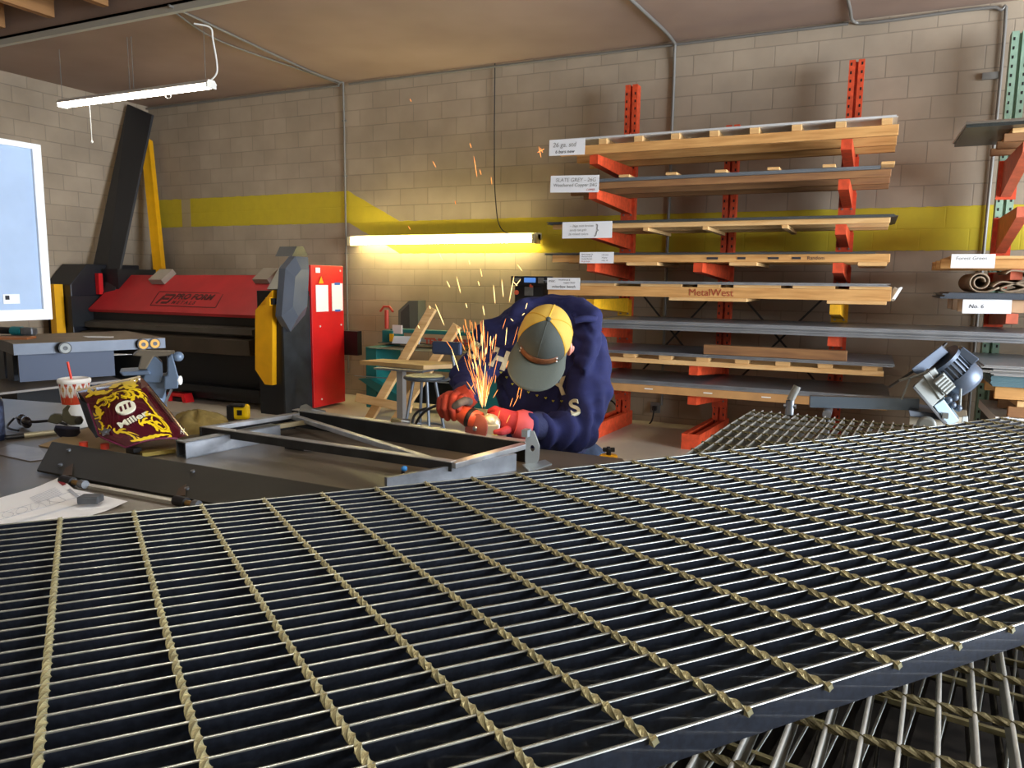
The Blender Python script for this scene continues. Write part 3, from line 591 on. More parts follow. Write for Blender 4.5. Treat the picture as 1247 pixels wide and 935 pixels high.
# ================================================================ back left work bench
ZB = .95; bx1 = -6.15
ea = onz(16, 419, ZB); eb = onz(201, 411.5, ZB)
t = thing('work_bench', ((ea + eb) / 2 + V((-.6, 0, -ZB))), 'thick-topped blue-grey steel work bench at left behind the drink cup', 'bench')
BG = mat('bench_blue_steel', '5d6470', .45, .3, var=.12, scale=5); BT = mat('bench_top', '7c7064', .6, .1, var=.15, scale=3)
ux = (eb - ea).normalized(); lf = V((-1, ux.x * 1.0, 0)).normalized(); lf = V((-ux.y, ux.x, 0)).normalized()
W_ = 1.25
MB().prism([ea, eb, eb + lf * W_, ea + lf * W_], (0, 0, -.1)).build('bench_top', [BG], t)
MB().prism([ea + V((0, 0, .002)), eb + V((0, 0, .002)), eb + lf * W_ + V((0, 0, .002)), ea + lf * W_ + V((0, 0, .002))], (0, 0, -.003)).build('top_surface', BT, t)
i0, i1 = ea + ux * .05 + lf * .12, eb - ux * .45 + lf * .12
MB().prism([i0, i1, i1 + lf * .04, i0 + lf * .04], (0, 0, -.36)).build('apron', mat('bench_apron_blue', '36425a', .5, .1), t)
for q in (ea + ux * .12 + lf * .7, eb - ux * .4 + lf * .7, ea + ux * .12 + lf * 1.15, eb - ux * .4 + lf * 1.15): MB().bb((q.x - .05, q.y - .05, 0), (q.x + .05, q.y + .05, ZB - .1)).build('leg', BG, t)
s0, s1 = ea + V((0, 0, -.42)) - ux * .3, eb - ux * .45 + V((0, 0, -.38))
MB().prism([s0 - lf * .1, s1 - lf * .05, s1 + lf * .9, s0 + lf * .9], (0, 0, -.02)).build('lower_shelf', mat('shelf_grey', '77706a', .5, .2), t)
MB().bb((s0.x - .8, s0.y + .5, .25), (s0.x - .25, s0.y + 1.1, .5)).build('storage_box', BK, t)
for i, (px_, py_) in enumerate(((76.5, 423), (171, 418.5), (185, 417.5))):
    k = (px_ - 16) / 185; c = lerp(ea, eb, k * 1.0) ; c = onz(px_, py_, ZB - .05) - lf * .02
    t2 = thing('tripod_magnet', c, ('round clamp knob on the bench edge behind the straw', 'left yellow-faced knob at the far corner of the bench', 'right yellow-faced knob at the far corner of the bench')[i], 'clamp')
    MB().cyl(c - lf * .006, c - lf * .07, .055, n=16).build('barrel', BK, t2); MB().cyl(c - lf * .07, c - lf * .075, .045, n=16).build('face', YELLOW if i else GALV, t2); MB().cyl(c - lf * .075, c - lf * .08, .02, n=12).build('centre', DSTEEL, t2)
# cordless grinder on the bench, papers
c = onz(28, 409, ZB); t2 = thing('angle_grinder', c, 'teal and black grinder lying at the left end of the work bench', 'power tool')
MB().cyl(c + V((-.45, -.1, .05)), c + V((-.1, -.02, .05)), .04, .035).build('handle', BK, t2); MB().cyl(c + V((-.12, -.025, .05)), c + V((.0, .0, .05)), .045).build('motor_housing', mat('teal_tool', '1d7f86', .4), t2); MB().box(c + V((.07, .02, .05)), (.13, .09, .08), rotz(.3)).build('gear_head', STEEL, t2, bevel=.015)
c = onz(128, 411, ZB); tag(MB().prism([c + V((-.25, -.06, .004)), c + V((.05, .06, .004)), c + V((.12, .0, .004)), c + V((-.1, -.12, .004))], (0, 0, .006)).build('paper_scrap', PAPER), 'pale scrap of paper on the far part of the work bench', 'paper')
tag(MB().box(ea + ux * .12 + lf * .62 + V((0, 0, .012)), (.3, .2, .02), rotz(.6)).build('copper_plate', mat('copper_brown', 'a0623a', .5)), 'brown plate lying behind the grinder on the work bench', 'plate')
c = onz(60, 437, .60); tag(MB().prism([c, c + ux * .9, c + ux * .75 + lf * .25, c + ux * .1 + lf * .25], (0, 0, .004)).build('paper_sheet', PAPER), 'pale sheet of paper on the lower shelf of the bench', 'paper')
# vise
t = thing('bench_vise', onz(190, 500, 0), 'large blue-grey bench vise at the right end of the work bench', 'vise')
VB = mat('vise_blue_grey', '6d8098', .45, .2, var=.06, scale=5); VT = mat('vise_top_worn', '7d7464', .5, .3)
vd = 5.0
def vp(x, y, d=vd): return dep(x, y, d)
bkv = V((-.13, -.06, 0)); bkv = ray(190, 460); bkv = V((bkv.x, bkv.y, 0)).normalized() * .2
def vpr(name, pts, d, thick, m): 
    MB().prism([vp(x, y, d) for x, y in pts], thick).build(name, m, t, bevel=.008)
vpr('fixed_jaw', [(173, 466), (182, 434), (189, 434), (198, 442), (198.5, 457), (196, 466)], vd, bkv * .8, VB)
vpr('jaw_top', [(161, 433), (168, 427.5), (214, 428.5), (212, 433), (187, 434.5), (178, 450), (168, 450), (172, 434)], vd - .02, bkv * .7, VT)
vpr('base_body', [(164, 452), (182, 450), (199, 458), (203, 458), (203, 474), (198, 486), (193, 484), (172, 466)], vd + .03, bkv, VB)
vpr('moving_jaw', [(204, 436), (210, 430), (212, 439), (217.5, 459), (217, 473), (200, 474.5), (200, 459), (204, 457)], vd - .03, bkv, VB)
MB().ball(vp(217, 434, vd), .035, sc=(1, 1, .95)).build('jaw_knob', VB, t)
MB().cyl(vp(216, 463, vd), vp(220, 463, vd), .03).build('screw_end', WHITE, t)
vpr('base_plate', [(145, 453), (181, 451), (184, 456), (150, 458)], vd - .05, bkv * 1.2, VB)
c = vp(190, 476, vd + .12); MB().cyl(c, (c.x, c.y, 0), .06, .08).build('pedestal', VB, t); MB().cyl((c.x, c.y, 0), (c.x, c.y, .03), .22).build('floor_plate', DSTEEL, t)
MB().bar(vp(209, 474, vd), vp(199, 495, vd), .015, .015).build('handle', STEEL, t)
# ================================================================ whiteboard on stand
XB = -5.7
r1 = onx(48, 180, XB); r2 = onx(57, 384, XB); yb = (r1.y + r2.y) / 2; z1, z0 = r1.z, r2.z
t = thing('whiteboard', (XB, yb - 1.2, 0), 'large pale blue whiteboard with a white frame cut by the left edge', 'whiteboard')
MB().bb((XB - .015, yb - 2.4, z0), (XB, yb - .02, z1)).build('panel', mat('whiteboard_surface', 'a9bfdc', .3, var=.06, scale=3), t)
fr = MB().bb((XB - .03, yb - .05, z0 - .03), (XB + .02, yb, z1 + .02)).bb((XB - .028, yb - 2.45, z0 - .03), (XB + .018, yb - .05, z0 + .05)).bb((XB - .028, yb - 2.45, z1 - .02), (XB + .018, yb - .05, z1 + .02))
fr.bb((XB - .01, yb + .004, z0 - .03), (XB + .012, yb + .02, z1 + .02)).build('frame', mat('white_frame', 'eef1f3', .4), t)
c = onx(14, 364, XB + .004); MB().box(c, (.002, .12, .07)).build('sticker', PAPER, t); MB().box(c + V((.002, -.03, .01)), (.001, .03, .03)).build('sticker_print', INK, t)
for y in (yb - .62, yb - 2.2):
    MB().bb((XB - .06, y - .02, .05), (XB - .03, y + .02, z1)).build('stand_post', GALV, t); MB().bb((XB - .35, y - .02, .04), (XB + .3, y + .02, .08)).build('stand_foot', GALV, t)
    for x in (XB - .33, XB + .28): MB().cyl((x, y - .012, .022), (x, y + .012, .022), .022).build('caster', BK, t)
# ================================================================ teal shear and things before it
TEAL = mat('teal_enamel', '116663', .45, var=.1, scale=5); t = thing('foot_shear', (-4.3, 7.6, 0), 'teal stomp shear behind the wooden boards against the back wall', 'machine')
def yb_(px, py, Y): return ony(px, py, Y)
Ys = 7.5
def rect(name, x0, y0, x1, y1, Y, dpt, m, par=None, bev=.006):
    a = ony(x0, y0, Y); b = ony(x1, y1, Y); return MB().bb((a.x, Y, b.z), (b.x, Y + dpt, a.z)).build(name, m, par or t, bevel=bev)
rect('blade_guard', 475, 400, 612, 411, Ys, .12, TEAL)
rg = rect('name_plate', 478, 410, 612, 421, Ys - .01, .1, mat('grey_plate', '8b8f8c', .4, .3))
a = ony(517, 416, Ys - .013); MB().text('TENNSMITH', a, (1, 0, 0), (0, 0, 1), .11, .001, bold=.006).build('lettering', mat('red_letters', 'a8402e', .5), rg)
rect('left_head', 465, 402, 478, 418, Ys - .05, .25, TEAL); rect('hold_down', 460, 418, 612, 425, Ys - .15, .2, DSTEEL); rect('table_bed', 448, 424, 612, 433, Ys - .45, .5, mat('bed_grey', '4a4c4e', .4, .5))
rect('left_leg', 445, 422, 459, 497, Ys - .4, .5, TEAL); rect('front_apron', 458, 444, 612, 458, Ys - .3, .2, TEAL)
a = ony(431, 458, 6.9); b = ony(548, 465, 6.9); MB().bb((a.x, 6.9, b.z - .01), (b.x, 6.93, a.z)).build('treadle', mat('treadle_grey', '8d9292', .4, .5), t)
MB().prism([ony(436, 461, 6.95), ony(450, 461, 6.95), ony(500, 490, 7.1), ony(478, 490, 7.1)], (0, .1, 0)).build('treadle_arm', TEAL, t)
rect('right_leg', 577, 432, 612, 500, Ys - .35, .45, TEAL); rect('shade_box', 500, 460, 612, 500, Ys + .2, .1, BK)  # black box behind the legs is painted shade under the shear
MB().box(ony(484, 401, Ys - .02) + V((0, 0, 0)), (.13, .02, .1)).build('red_label', mat('label_white_red', 'd9c9c5', .5), t); MB().box(ony(477, 411, Ys - .06), (.05, .02, .09)).build('yellow_label', YELLOW, t)
a = ony(471, 400, Ys); MB().cyl(a, a + V((.0, 0, .22)), .025).build('lever', mat('red_lever', 'b5361f', .5), t); MB().tube([a + V((-.09, 0, .2)), a + V((-.04, 0, .26)), a + V((.04, 0, .26)), a + V((.09, 0, .2))], .014, 8).build('lever_handle', mat('red_lever', 'b5361f'), t)
t2 = thing('grey_tray', ony(498, 400, 7.7), 'tall olive grey bin standing behind the teal shear', 'bin')
P = [(485, 378), (498, 366), (509, 366), (509, 400), (485, 400)]
MB().prism([ony(x, y, 7.8) for x, y in P], (0, .18, 0)).build('bin_body', mat('olive_grey', '5c5d50', .6), t2)
MB().prism([ony(x, y, 7.795) for x, y in [(488, 380), (498, 370), (499, 399), (488, 399)]], (0, .004, 0)).build('bin_opening', mat('olive_dark', '3c3d35', .7), t2)
tag(MB().prism([ony(x, y, 7.28) for x, y in [(477, 418), (480, 409), (513, 410), (510, 419)]], (0, .012, 0)).build('white_card', PAPER), 'blank pale card leaning on the teal shear', 'card')
# leaning boards forming a rough frame
def board(px0, py0, px1, py1, Y0, Y1, w, th, label, m=WOODL, up=None, nm='leaning_board'):
    return tag(MB().bar(ony(px0, py0, Y0), ony(px1, py1, Y1), w, th, up=up or (0, -1, .3)).build(nm, m, bevel=.005), label, 'board')
board(447, 515, 527, 375, 6.55, 6.98, .10, .045, 'taller pale board leaning steeply before the teal shear')
board(478, 518, 557, 396, 6.55, 6.98, .10, .045, 'shorter pale board leaning parallel to the taller one')
board(434, 484, 501, 498, 6.53, 6.53, .09, .04, 'short pale cross board fixed low across the leaning boards')
board(439, 441, 566, 429, 6.5, 6.5, .03, .26, 'pale board lying flat across the grey pedestal stand', up=(0, .0, 1)) if False else None
a = ony(438, 439, 6.35); b = ony(568, 427, 6.75)
t3 = thing('pedestal_stand', (a.x + .45, 6.4, 0), 'grey steel pedestal stand with a flat head in front of the boards', 'stand')
zs = a.z
c0 = ony(491, 440, 6.4)
tag(MB().prism([(a.x, 6.35, zs - .04), (c0.x + .3, 6.3, zs - .04), (b.x, 6.6, zs - .04), (b.x - .1, 6.75, zs - .04), (a.x + .1, 6.62, zs - .04)], (0, 0, .04)).build('flat_board', mat('plywood_board', 'b28f5a', .6, var=.15, scale=5)), 'brown flat board lying on the grey pedestal stand', 'board')
MB().bb((c0.x - .22, 6.2, zs - .06), (c0.x + .35, 6.5, zs - .042)).build('stand_head', STEEL, t3)
MB().bb((c0.x - .035, 6.33, 0.02), (c0.x + .035, 6.4, zs - .06)).build('post', mat('stand_grey', '8a8580', .45, .3), t3)
MB().bb((c0.x - .2, 6.2, 0), (c0.x + .2, 6.55, .02)).build('foot_plate', DSTEEL, t3)
# stool
c = onz(517, 548, 0); sc = ony(514, 458, c.y); SM = mat('stool_steel', '6d747c', .4, .4)
t4 = thing('shop_stool', (c.x, c.y, 0), 'round steel stool with a curved backrest behind the frame on the table', 'stool')
MB().lathe([(0, sc.z - .03), (.17, sc.z - .03), (.19, sc.z - .015), (.19, sc.z + .0), (.165, sc.z + .01), (0, sc.z + .004)], (c.x, c.y, 0)).build('seat', mat('stool_seat', '3f464d', .4, .3), t4)
for k in range(4):
    an = PI / 4 + k * PI / 2; MB().cyl((c.x + .1 * math.cos(an), c.y + .1 * math.sin(an), sc.z - .03), (c.x + .22 * math.cos(an), c.y + .22 * math.sin(an), 0), .014, n=10).build('leg', SM, t4)
MB().tube([(c.x + .17 * math.cos(k * PI / 12), c.y + .17 * math.sin(k * PI / 12), .22) for k in range(24)], .01, 8, closed=True).build('foot_ring', SM, t4)
bz = sc.z; MB().tube(bez([(c.x + .1, c.y, bz - .03), (c.x + .22, c.y + .02, bz - .02), (c.x + .3, c.y + .02, bz + .06), (c.x + .28, c.y + .02, bz + .2), (c.x + .24, c.y + .02, bz + .27)], 6), .015, 8).build('backrest_bar', SM, t4)
MB().box((c.x + .24, c.y, bz + .27), (.3, .05, .12)).build('backrest', mat('stool_back', '3d4a66', .4, .3), t4, bevel=.02)
tag(MB().tube(bez([ony(520, 497, 5.6), ony(508, 502, 5.6), ony(502, 515, 5.6), V((ony(500, 520, 5.6).x, 5.6, .02)), V((-3.6, 5.5, .012))], 8), .012, 8).build('power_cable', BLACK), 'black cable drooping in front of the round stool', 'cable')
# radio / tool hanging by the rack
c = ony(646, 352, 7.4); t5 = thing('jobsite_radio', c, 'black tool unit with blue display behind the worker left of the fifth shelf sign', 'radio')
def r5(n, x0, y0, x1, y1, Y, d, m, par=t5):
    a = ony(x0, y0, Y); b = ony(x1, y1, Y); return MB().bb((a.x, Y, b.z), (b.x, Y + d, a.z)).build(n, m, par, bevel=.006)
r5('top_bar', 622, 336, 664.5, 348, 7.3, .2, BLACK); r5('body', 627, 347, 660, 380, 7.35, .2, BLACK); r5('display', 638, 338, 652, 344, 7.295, .01, mat('display_blue', '5a86c8', .3, emit='4a78c0', estr=.4)); r5('side_panel', 655, 338, 662, 345, 7.295, .01, GALV); r5('speaker_grille', 638.5, 349, 649, 360, 7.34, .01, GALV); r5('label_plate', 624, 338, 634, 343, 7.295, .01, GALV)
MB().cyl(ony(647, 348, 7.33), ony(647, 348, 7.3), .02).cyl(ony(629, 356, 7.34), ony(629, 356, 7.3), .025).build('orange_knob', mat('orange_knob', 'd0542c', .5), t5)
p_ = ony(661, 360, 7.4); MB().bar((p_.x - .1, 7.5, p_.z - .1), (-2.5, 7.9, p_.z - .1), .03, .03).build('mount_arm', DSTEEL, t5)
# ================================================================ welding table and the things on it
ZT = 1.0
TT = mat('table_steel', '756d62', .4, .4, color2='5a544a', scale=2.5, bump=.04, bscale=30)
t = thing('welding_table', (-2.4, 1.3, 0), 'wide steel welding table in the middle distance carrying the frame and the helmet', 'table')
YT = 2.30
P = [(-4.4, .2), (-.74, .2), (-.74, 1.9), (-.66, 2.26), (-.68, YT), (-1.9, YT + .02), (-4.4, YT - .30)]
MB().prism([(x, y, ZT - .02) for x, y in P], (0, 0, .02)).build('table_top', TT, t)
MB().bb((-4.3, .3, ZT - .12), (-.85, .36, ZT - .02)).bb((-.9, .3, ZT - .12), (-.84, 2.15, ZT - .02)).bb((-4.3, 1.85, ZT - .12), (-.85, 1.91, ZT - .02)).build('under_frame', DSTEEL, t)
for x in (-4.25, -.88):
    for y in (.35, 1.88): MB().bb((x - .04, y - .04, 0), (x + .04, y + .04, ZT - .12)).build('leg', DSTEEL, t)
# ---- gate frame of thin steel section
ZF = 1.062; FS = mat('frame_steel', 'a9adb2', .34, .6, var=.3, scale=12); FD = mat('frame_inside_dark', '26282a', .5, .4, var=.3, scale=10)
A, B, C_, D_ = [onz(x, y, ZF) for x, y in ((246, 520), (362, 502.5), (640, 539), (550, 563))]
t = thing('welded_gate', ((A + C_) / 2).xy.to_3d() + V((0, 0, ZT)), 'rectangular welded steel frame with a diagonal brace on the welding table', 'steel frame')
def rail(n, p, q, w, h, m, dz=0, up=(0, 0, 1)):
    return MB().bar(V(p) + V((0, 0, dz - h / 2)), V(q) + V((0, 0, dz - h / 2)), w, h, up).build(n, m, t, bevel=.0015)
B2 = onz(356, 499.5, ZF)
rail('back_rail', B2 + V((0, 0, 0)), C_, .006, .062, FD); rail('back_rail_lip', B2 + V((0, .016, 0)), C_ + V((0, .016, 0)), .034, .005, FS, .003)
rail('left_rail', A, B, .03, .016, FS); rail('left_rail_web', A + V((-.012, 0, 0)), B + V((-.012, 0, 0)), .004, .06, FD, -.001)
rail('front_rail', A, D_, .006, .026, DSTEEL); rail('front_rail_lip', A + V((0, .012, 0)), D_ + V((0, .012, 0)), .028, .004, FS, .002)
rail('right_rail', D_, C_, .03, .016, FS)
E_ = onz(540, 560, ZF); rail('diagonal_brace', B + V((.0, -.02, 0)), E_, .022, .016, FS, -.004)
rail('inner_batten', onz(292, 520, ZF), onz(372, 508, ZF), .016, .016, mat('frame_tan', '8e8468', .5, .4), -.01)
# square tube ends under it
a = onz(215, 556, ZT); b = onz(330, 533, ZT); 
t2 = thing('square_tube', (a + b) / 2, 'short square steel tube with an open dark end under the left corner of the frame', 'steel tube'); h = .052
d = (b - a).normalized(); s_ = V((-d.y, d.x, 0)); s_ = s_ if s_.x > 0 else -s_
a = a + s_ * h / 2 * 1.0 + V((0, 0, h / 2)); b = b + s_ * h / 2 + V((0, 0, h / 2))
wl = .004; tb = MB()
for o, w_, h_ in ((V((0, 0, h / 2 - wl / 2)), h, wl), (V((0, 0, -h / 2 + wl / 2)), h, wl), (s_ * (h / 2 - wl / 2), wl, h), (-s_ * (h / 2 - wl / 2), wl, h)): tb.bar(a + o, b + o, w_, h_)
tb.build('tube_wall', STEEL, t2); MB().bar(a + d * .03, a + d * .04, h * .9, h * .9).build('inner_plug', BLACK, t2)
# low flat bar and block at the right corner
a = onz(470, 604, ZT); b = onz(627, 572, ZT)
tag(MB().bar(a + V((0, 0, .025)), b + V((0, 0, .025)), .012, .05).build('flat_bar', STEEL), 'pale steel flat bar standing on edge under the right side of the frame', 'flat bar')
# hinge plate
t3 = thing('hinge_plate', onz(648, 566, ZT), 'galvanised hinge plate with a round hole at the right corner of the frame', 'hinge')
pp = [(641, 524), (650, 525), (656.5, 543), (655.5, 560), (652, 567), (639.5, 566), (640, 530)]
GP = mat('zinc_plate', 'a9b4bb', .35, .6); dh = 2.33
HP = [dep(x, y, dh) for x, y in pp]; vec = V((-.0, .006, 0))
c = dep(648, 546, dh)
n = len(HP); ring = [c + (dep(648 + 3 * math.cos(2 * PI * k / 42), 546 + 4 * math.sin(2 * PI * k / 42), dh) - c) for k in range(42)]
outer = []
for k in range(42):
    an = 2 * PI * k / 42; best = None
    for i in range(n):
        x1_, y1_ = pp[i]; x2_, y2_ = pp[(i + 1) % n]; dx, dy = math.cos(an), math.sin(an); ex, ey = x2_ - x1_, y2_ - y1_
        den = dx * ey - dy * ex
        if abs(den) < 1e-9: continue
        tt = ((x1_ - 648) * ey - (y1_ - 546) * ex) / den; uu = ((x1_ - 648) * dy - (y1_ - 546) * dx) / den
        if tt > 0 and -1e-6 <= uu <= 1 + 1e-6: best = tt if best is None else min(best, tt)
    outer.append(dep(648 + math.cos(an) * best, 546 + math.sin(an) * best, dh))
fs = [(k, (k + 1) % 42, 42 + (k + 1) % 42, 42 + k) for k in range(42)]
MB().add(outer + ring + [p + vec for p in outer + ring], fs + [tuple(84 + i for i in f[::-1]) for f in fs] + [(k, 84 + k, 84 + (k + 1) % 42, (k + 1) % 42) for k in range(42)] + [(42 + k, 42 + (k + 1) % 42, 126 + (k + 1) % 42, 126 + k) for k in range(42)]).build('plate', GP, t3)
c = dep(641, 527, dh); MB().box(c + V((0, .0, 0)), (.02, .03, .022)).build('knuckle', GP, t3)
MB().prism([onz(636, 567, ZT), onz(664, 561, ZT), onz(672, 566, ZT), onz(644, 575, ZT)], (0, 0, .004)).build('foot_plate', GP, t3)
c = onz(693, 570, ZT)
# little blue / yellow spring clamp
t3 = thing('blue_tip_marker', onz(484, 588, ZT), 'small blue-tipped valve with a yellow tag beside the flat bar', 'valve'); c = onz(483, 590, ZT)
MB().bar(c + V((-.03, -.01, .006)), c + V((.03, .03, .01)), .012, .006).build('yellow_tag', YELLOW, t3); MB().cyl(c + V((.01, .01, .01)), c + V((.014, .012, .038)), .005).build('stem', BLACK, t3); MB().ball(c + V((.016, .014, .044)), .009, sc=(1, 1, .9)).build('blue_tip', mat('blue_tip', '2d7fc4', .4), t3)
c = onz(362, 548, ZT); t3 = thing('metal_punch', c, 'short steel punch lying on the plate inside the frame', 'punch')
MB().bar(c + V((-.05, .005, .008)), c + V((.03, .0, .008)), .016, .014).build('shank', DSTEEL, t3); MB().bar(c + V((.03, 0, .008)), c + V((.055, .012, .006)), .016, .01).build('tip', STEEL, t3)
# hinge clamp far left corner of the frame, on the rail
t3 = thing('corner_hinge', dep(372, 500, 2.86), 'small steel hinge on the far left corner of the frame', 'hinge')
MB().prism([dep(x, y, 2.86) for x, y in ((363, 503), (366, 494), (372, 492), (380, 497), (383, 503))], (0, .006, 0)).build('leaf', GALV, t3); MB().cyl(dep(380, 499, 2.86), dep(396, 502, 2.86), .008).build('pin', STEEL, t3)
t3 = thing('corner_hinge', dep(490, 511, 2.66), 'brown steel hinge on the back rail below the stool', 'hinge')
MB().bar(dep(477, 511, 2.66), dep(489, 513, 2.66), .03, .012).build('leaf', mat('hinge_bronze', '6e6448', .5, .5), t3); MB().cyl(dep(489, 513, 2.66), dep(499, 514.5, 2.66), .011).build('pin', STEEL, t3)
# ---- dark angled plate with bolts
DP = mat('dark_plate', '2c2c26', .55, .2, var=.15, scale=6)
TL, BL, BR, TR = onz(63, 538, 1.05), onz(45, 572, 1.012), onz(262, 612, 1.012), onz(430, 597, 1.05)
t = thing('dark_plate', onz(150, 600, ZT), 'long dark steel plate with bolts lying tilted across the near part of the table', 'steel plate')
BR2 = BL + (BR - BL) * 2.0; TR2 = TL + (TR - TL) * 1.02; nn = (BR - BL).cross(TL - BL).normalized()
BR2 = TR2 + (BL - TL) * 1.0
MB().prism([BL, BR2, TR2, TL], nn * -.006).build('plate', DP, t)
MB().prism([TL, TR2, TR2 + V((.0, .02, -.05)), TL + V((0, .02, -.05))], V((0, .005, 0))).build('rear_flange', DP, t)
def pp_(px, py, off=.002):
    r = ray(px, py); k = (BL - CAM).dot(nn) / r.dot(nn); return CAM + r * k + nn * off
for x, y in ((84, 549), (74, 567), (235, 575), (228, 596)): MB().cyl(pp_(x, y, 0), pp_(x, y, .006), .006, n=10).build('bolt', STEEL, t)
BZ = mat('brown_scorch', '4a3a2c', .6, .3)
for i, (x, y) in enumerate(((84, 572), (222, 597))):
    t4 = thing('lift_off_hinge', onz(x, y + 14, ZT), ('steel barrel hinge at the left end of the dark plate', 'steel barrel hinge at the right end of the dark plate')[i], 'hinge')
    MB().prism([pp_(x - 8, y + 9), pp_(x - 4, y), pp_(x + 5, y - 6), pp_(x + 4, y + 8)], nn * .003).build('leaf', BZ, t4)
    a = onz(x - 8, y + 12, ZT + .013); b = onz(x + 5, y + 15, ZT + .013); c = onz(x + 20, y + 18, ZT + .013); g = (b - a) * .2
    MB().cyl(a, b, .013).build('barrel', BLACK, t4); MB().cyl(b, lerp(b, c, .6), .007).build('pin', mat('brass_pin', 'a88a5a', .35, .8), t4); MB().cyl(lerp(b, c, .6), c, .011).build('knuckle', STEEL, t4)
a = onz(104, 591, ZT + .004); b = onz(214, 611, ZT + .004); tag(MB().bar(a, b, .02, .008).build('flat_bar', mat('pale_bar', 'aaa79c', .4, .5)), 'narrow pale flat bar lying between the two barrel hinges', 'flat bar')
# ---- drawing sheets with magnet block
def sheet(name, pts, z, label, curl=None, m=PAPER):
    Q = [onz(x, y, z) for x, y in pts]
    def f(u, v):
        p = lerp(lerp(Q[0], Q[1], u), lerp(Q[3], Q[2], u), v); p.z += .004 + (curl(u, v) if curl else 0); return p
    return tag(MB().grid(f, 14, 10).build(name, m), label, 'paper'), f
pm = mat('drawing_paper', 'eceef2', .75, color2='dde0e6', scale=5)
dr, f = sheet('shop_drawing', [(-60, 625), (73, 587), (108, 612), (-40, 655)], ZT, 'white shop drawing sheet with a red logo at its corner, near the table edge', lambda u, v: .02 * max(0, u - .75) * (1 - v) * 2)
def onf(f, u, v, dz=.0012): p = f(u, v); p.z += dz; return p
mb = MB()
for i in range(6):
    y0 = .06 + .05 * i; mb.bar(onf(f, .62, .28 + y0), onf(f, .88, .22 + y0), .002, .0004, mi=0)
for k in range(7):
    pts = [onf(f, .2 + .11 * k + (.06 + .012 * k) * math.cos(a) * (1 + .3 * math.sin(2 * a + k)), .68 + .13 * math.sin(a) + .02 * math.sin(3 * a)) for a in [2 * PI * j / 24 for j in range(24)]]
    mb.tube(pts, .0005, 4, closed=True)
mb.build('drawn_lines', mat('pencil_line', 'b4b8c2', .8), dr)
mb = MB(); mb.add([onf(f, .945, .12), onf(f, .985, .11), onf(f, .985, .3), onf(f, .945, .31)], [(0, 1, 2, 3)])
mb.build('logo_mark', mat('logo_maroon', '8a2430', .7), dr)
mb = MB().add([onf(f, .94, .48), onf(f, .975, .47), onf(f, .975, .85), onf(f, .94, .86)], [(0, 1, 2, 3)]); mb.build('title_block', mat('print_grey', 'a0a4ad', .8), dr)
dr2, f2 = sheet('shop_drawing', [(20, 612), (90, 597), (156, 616), (10, 660)], ZT - .003, 'second drawing sheet with yellow highlighter under the grey block', lambda u, v: .02 * max(0, u - .8) * v * 2)
mb = MB().add([onf(f2, .42, .28), onf(f2, .7, .22), onf(f2, .72, .42), onf(f2, .4, .5)], [(0, 1, 2, 3)]); mb.build('highlighter', mat('highlighter', 'e2e4a0', .8), dr2)
c = onz(106, 613, ZT + .01); tag(MB().box(c + V((0, .01, .009)), (.05, .035, .018), rotz(.5)).build('magnet_block', mat('dark_magnet', '50545a', .5, .4, var=.2, scale=30), bevel=.003), 'small grey magnet block holding down the drawings', 'magnet')
# ---- cardboard and thin plates under the helmet
q = [onz(x, y, ZT) for x, y in ((52, 543), (150, 515), (245, 545), (205, 556))]
tag(MB().prism([onz(x, y, ZT + .002) for x, y in ((47, 543), (110, 520), (190, 520), (228, 548), (120, 556))], (0, 0, .002)).build('cardboard_sheet', mat('cardboard', 'a88f68', .8, var=.1)), 'flat brown cardboard sheet under the welding helmet', 'cardboard')
tag(MB().prism([onz(x, y, ZT + .001) for x, y in ((-15, 551), (37, 562), (62, 559), (48, 546), (15, 541))], (0, 0, .0015)).build('thin_plate', mat('scratched_plate', '857a6c', .35, .5, var=.25, scale=8)), 'thin scratched steel plate lying left of the cardboard', 'steel plate')
# ---- drink cup
c = onz(94, 520, ZT); cz = 0
t = thing('drink_cup', c, 'white paper drink cup with red and orange print, lid and red straw', 'cup')
MB().lathe([(0, 0), (.036, 0), (.038, .004), (.0525, .175), (.0515, .178), (0, .178)], c, n=36).build('cup_body', mat('cup_white', 'eef0ee', .5), t); cup = bpy.data.objects['cup_body']
MB().lathe([(.0545, .168), (.056, .172), (.056, .178), (.0545, .184), (.047, .186), (.046, .182), (0, .182)], c, n=36).build('lid', mat('lid_white', 'f2f2ee', .35), t)
def cup_pt(u, z, off=.0006):   # u: arc around the cup seen from the camera
    base = math.atan2(-c.y, -c.x); a = base + u; r = .038 + (.0525 - .038) * (z - .004) / .171 + off; return c + V((math.cos(a) * r, math.sin(a) * r, z))
def motif(u0, z0, pts, mb, mi): mb.add([cup_pt(u0 + x, z0 + y) for x, y in pts], [tuple(range(len(pts)))], mi)
mb = MB()
for k in range(-4, 5):
    u = k * .28; mi = 0 if k % 2 == 0 else 1; hh = .055 if k % 2 == 0 else .035
    motif(u, .095, [(-.15, -.004), (.15, -.004), (.15, .02), (.08, hh * .7), (0, .02), (-.08, hh * .7), (-.15, .02)], mb, 0)
    for dx, dz in ((0, .0), (-.07, -.008), (.07, -.008), (0, -.018)):
        mb.add([cup_pt(u + dx + .045 * math.cos(a), .095 + hh + .025 + dz + .0085 * math.sin(a)) for a in [2 * PI * j / 10 for j in range(10)]], [tuple(range(10))], mi)
    mb.add([cup_pt(u - .016, .1), cup_pt(u + .016, .1), cup_pt(u + .016, .095 + hh + .02), cup_pt(u - .016, .095 + hh + .02)], [(0, 1, 2, 3)], mi)
mb.build('printed_pattern', [mat('print_red', 'c8401e', .6), mat('print_tan', 'cfa468', .6)], cup)
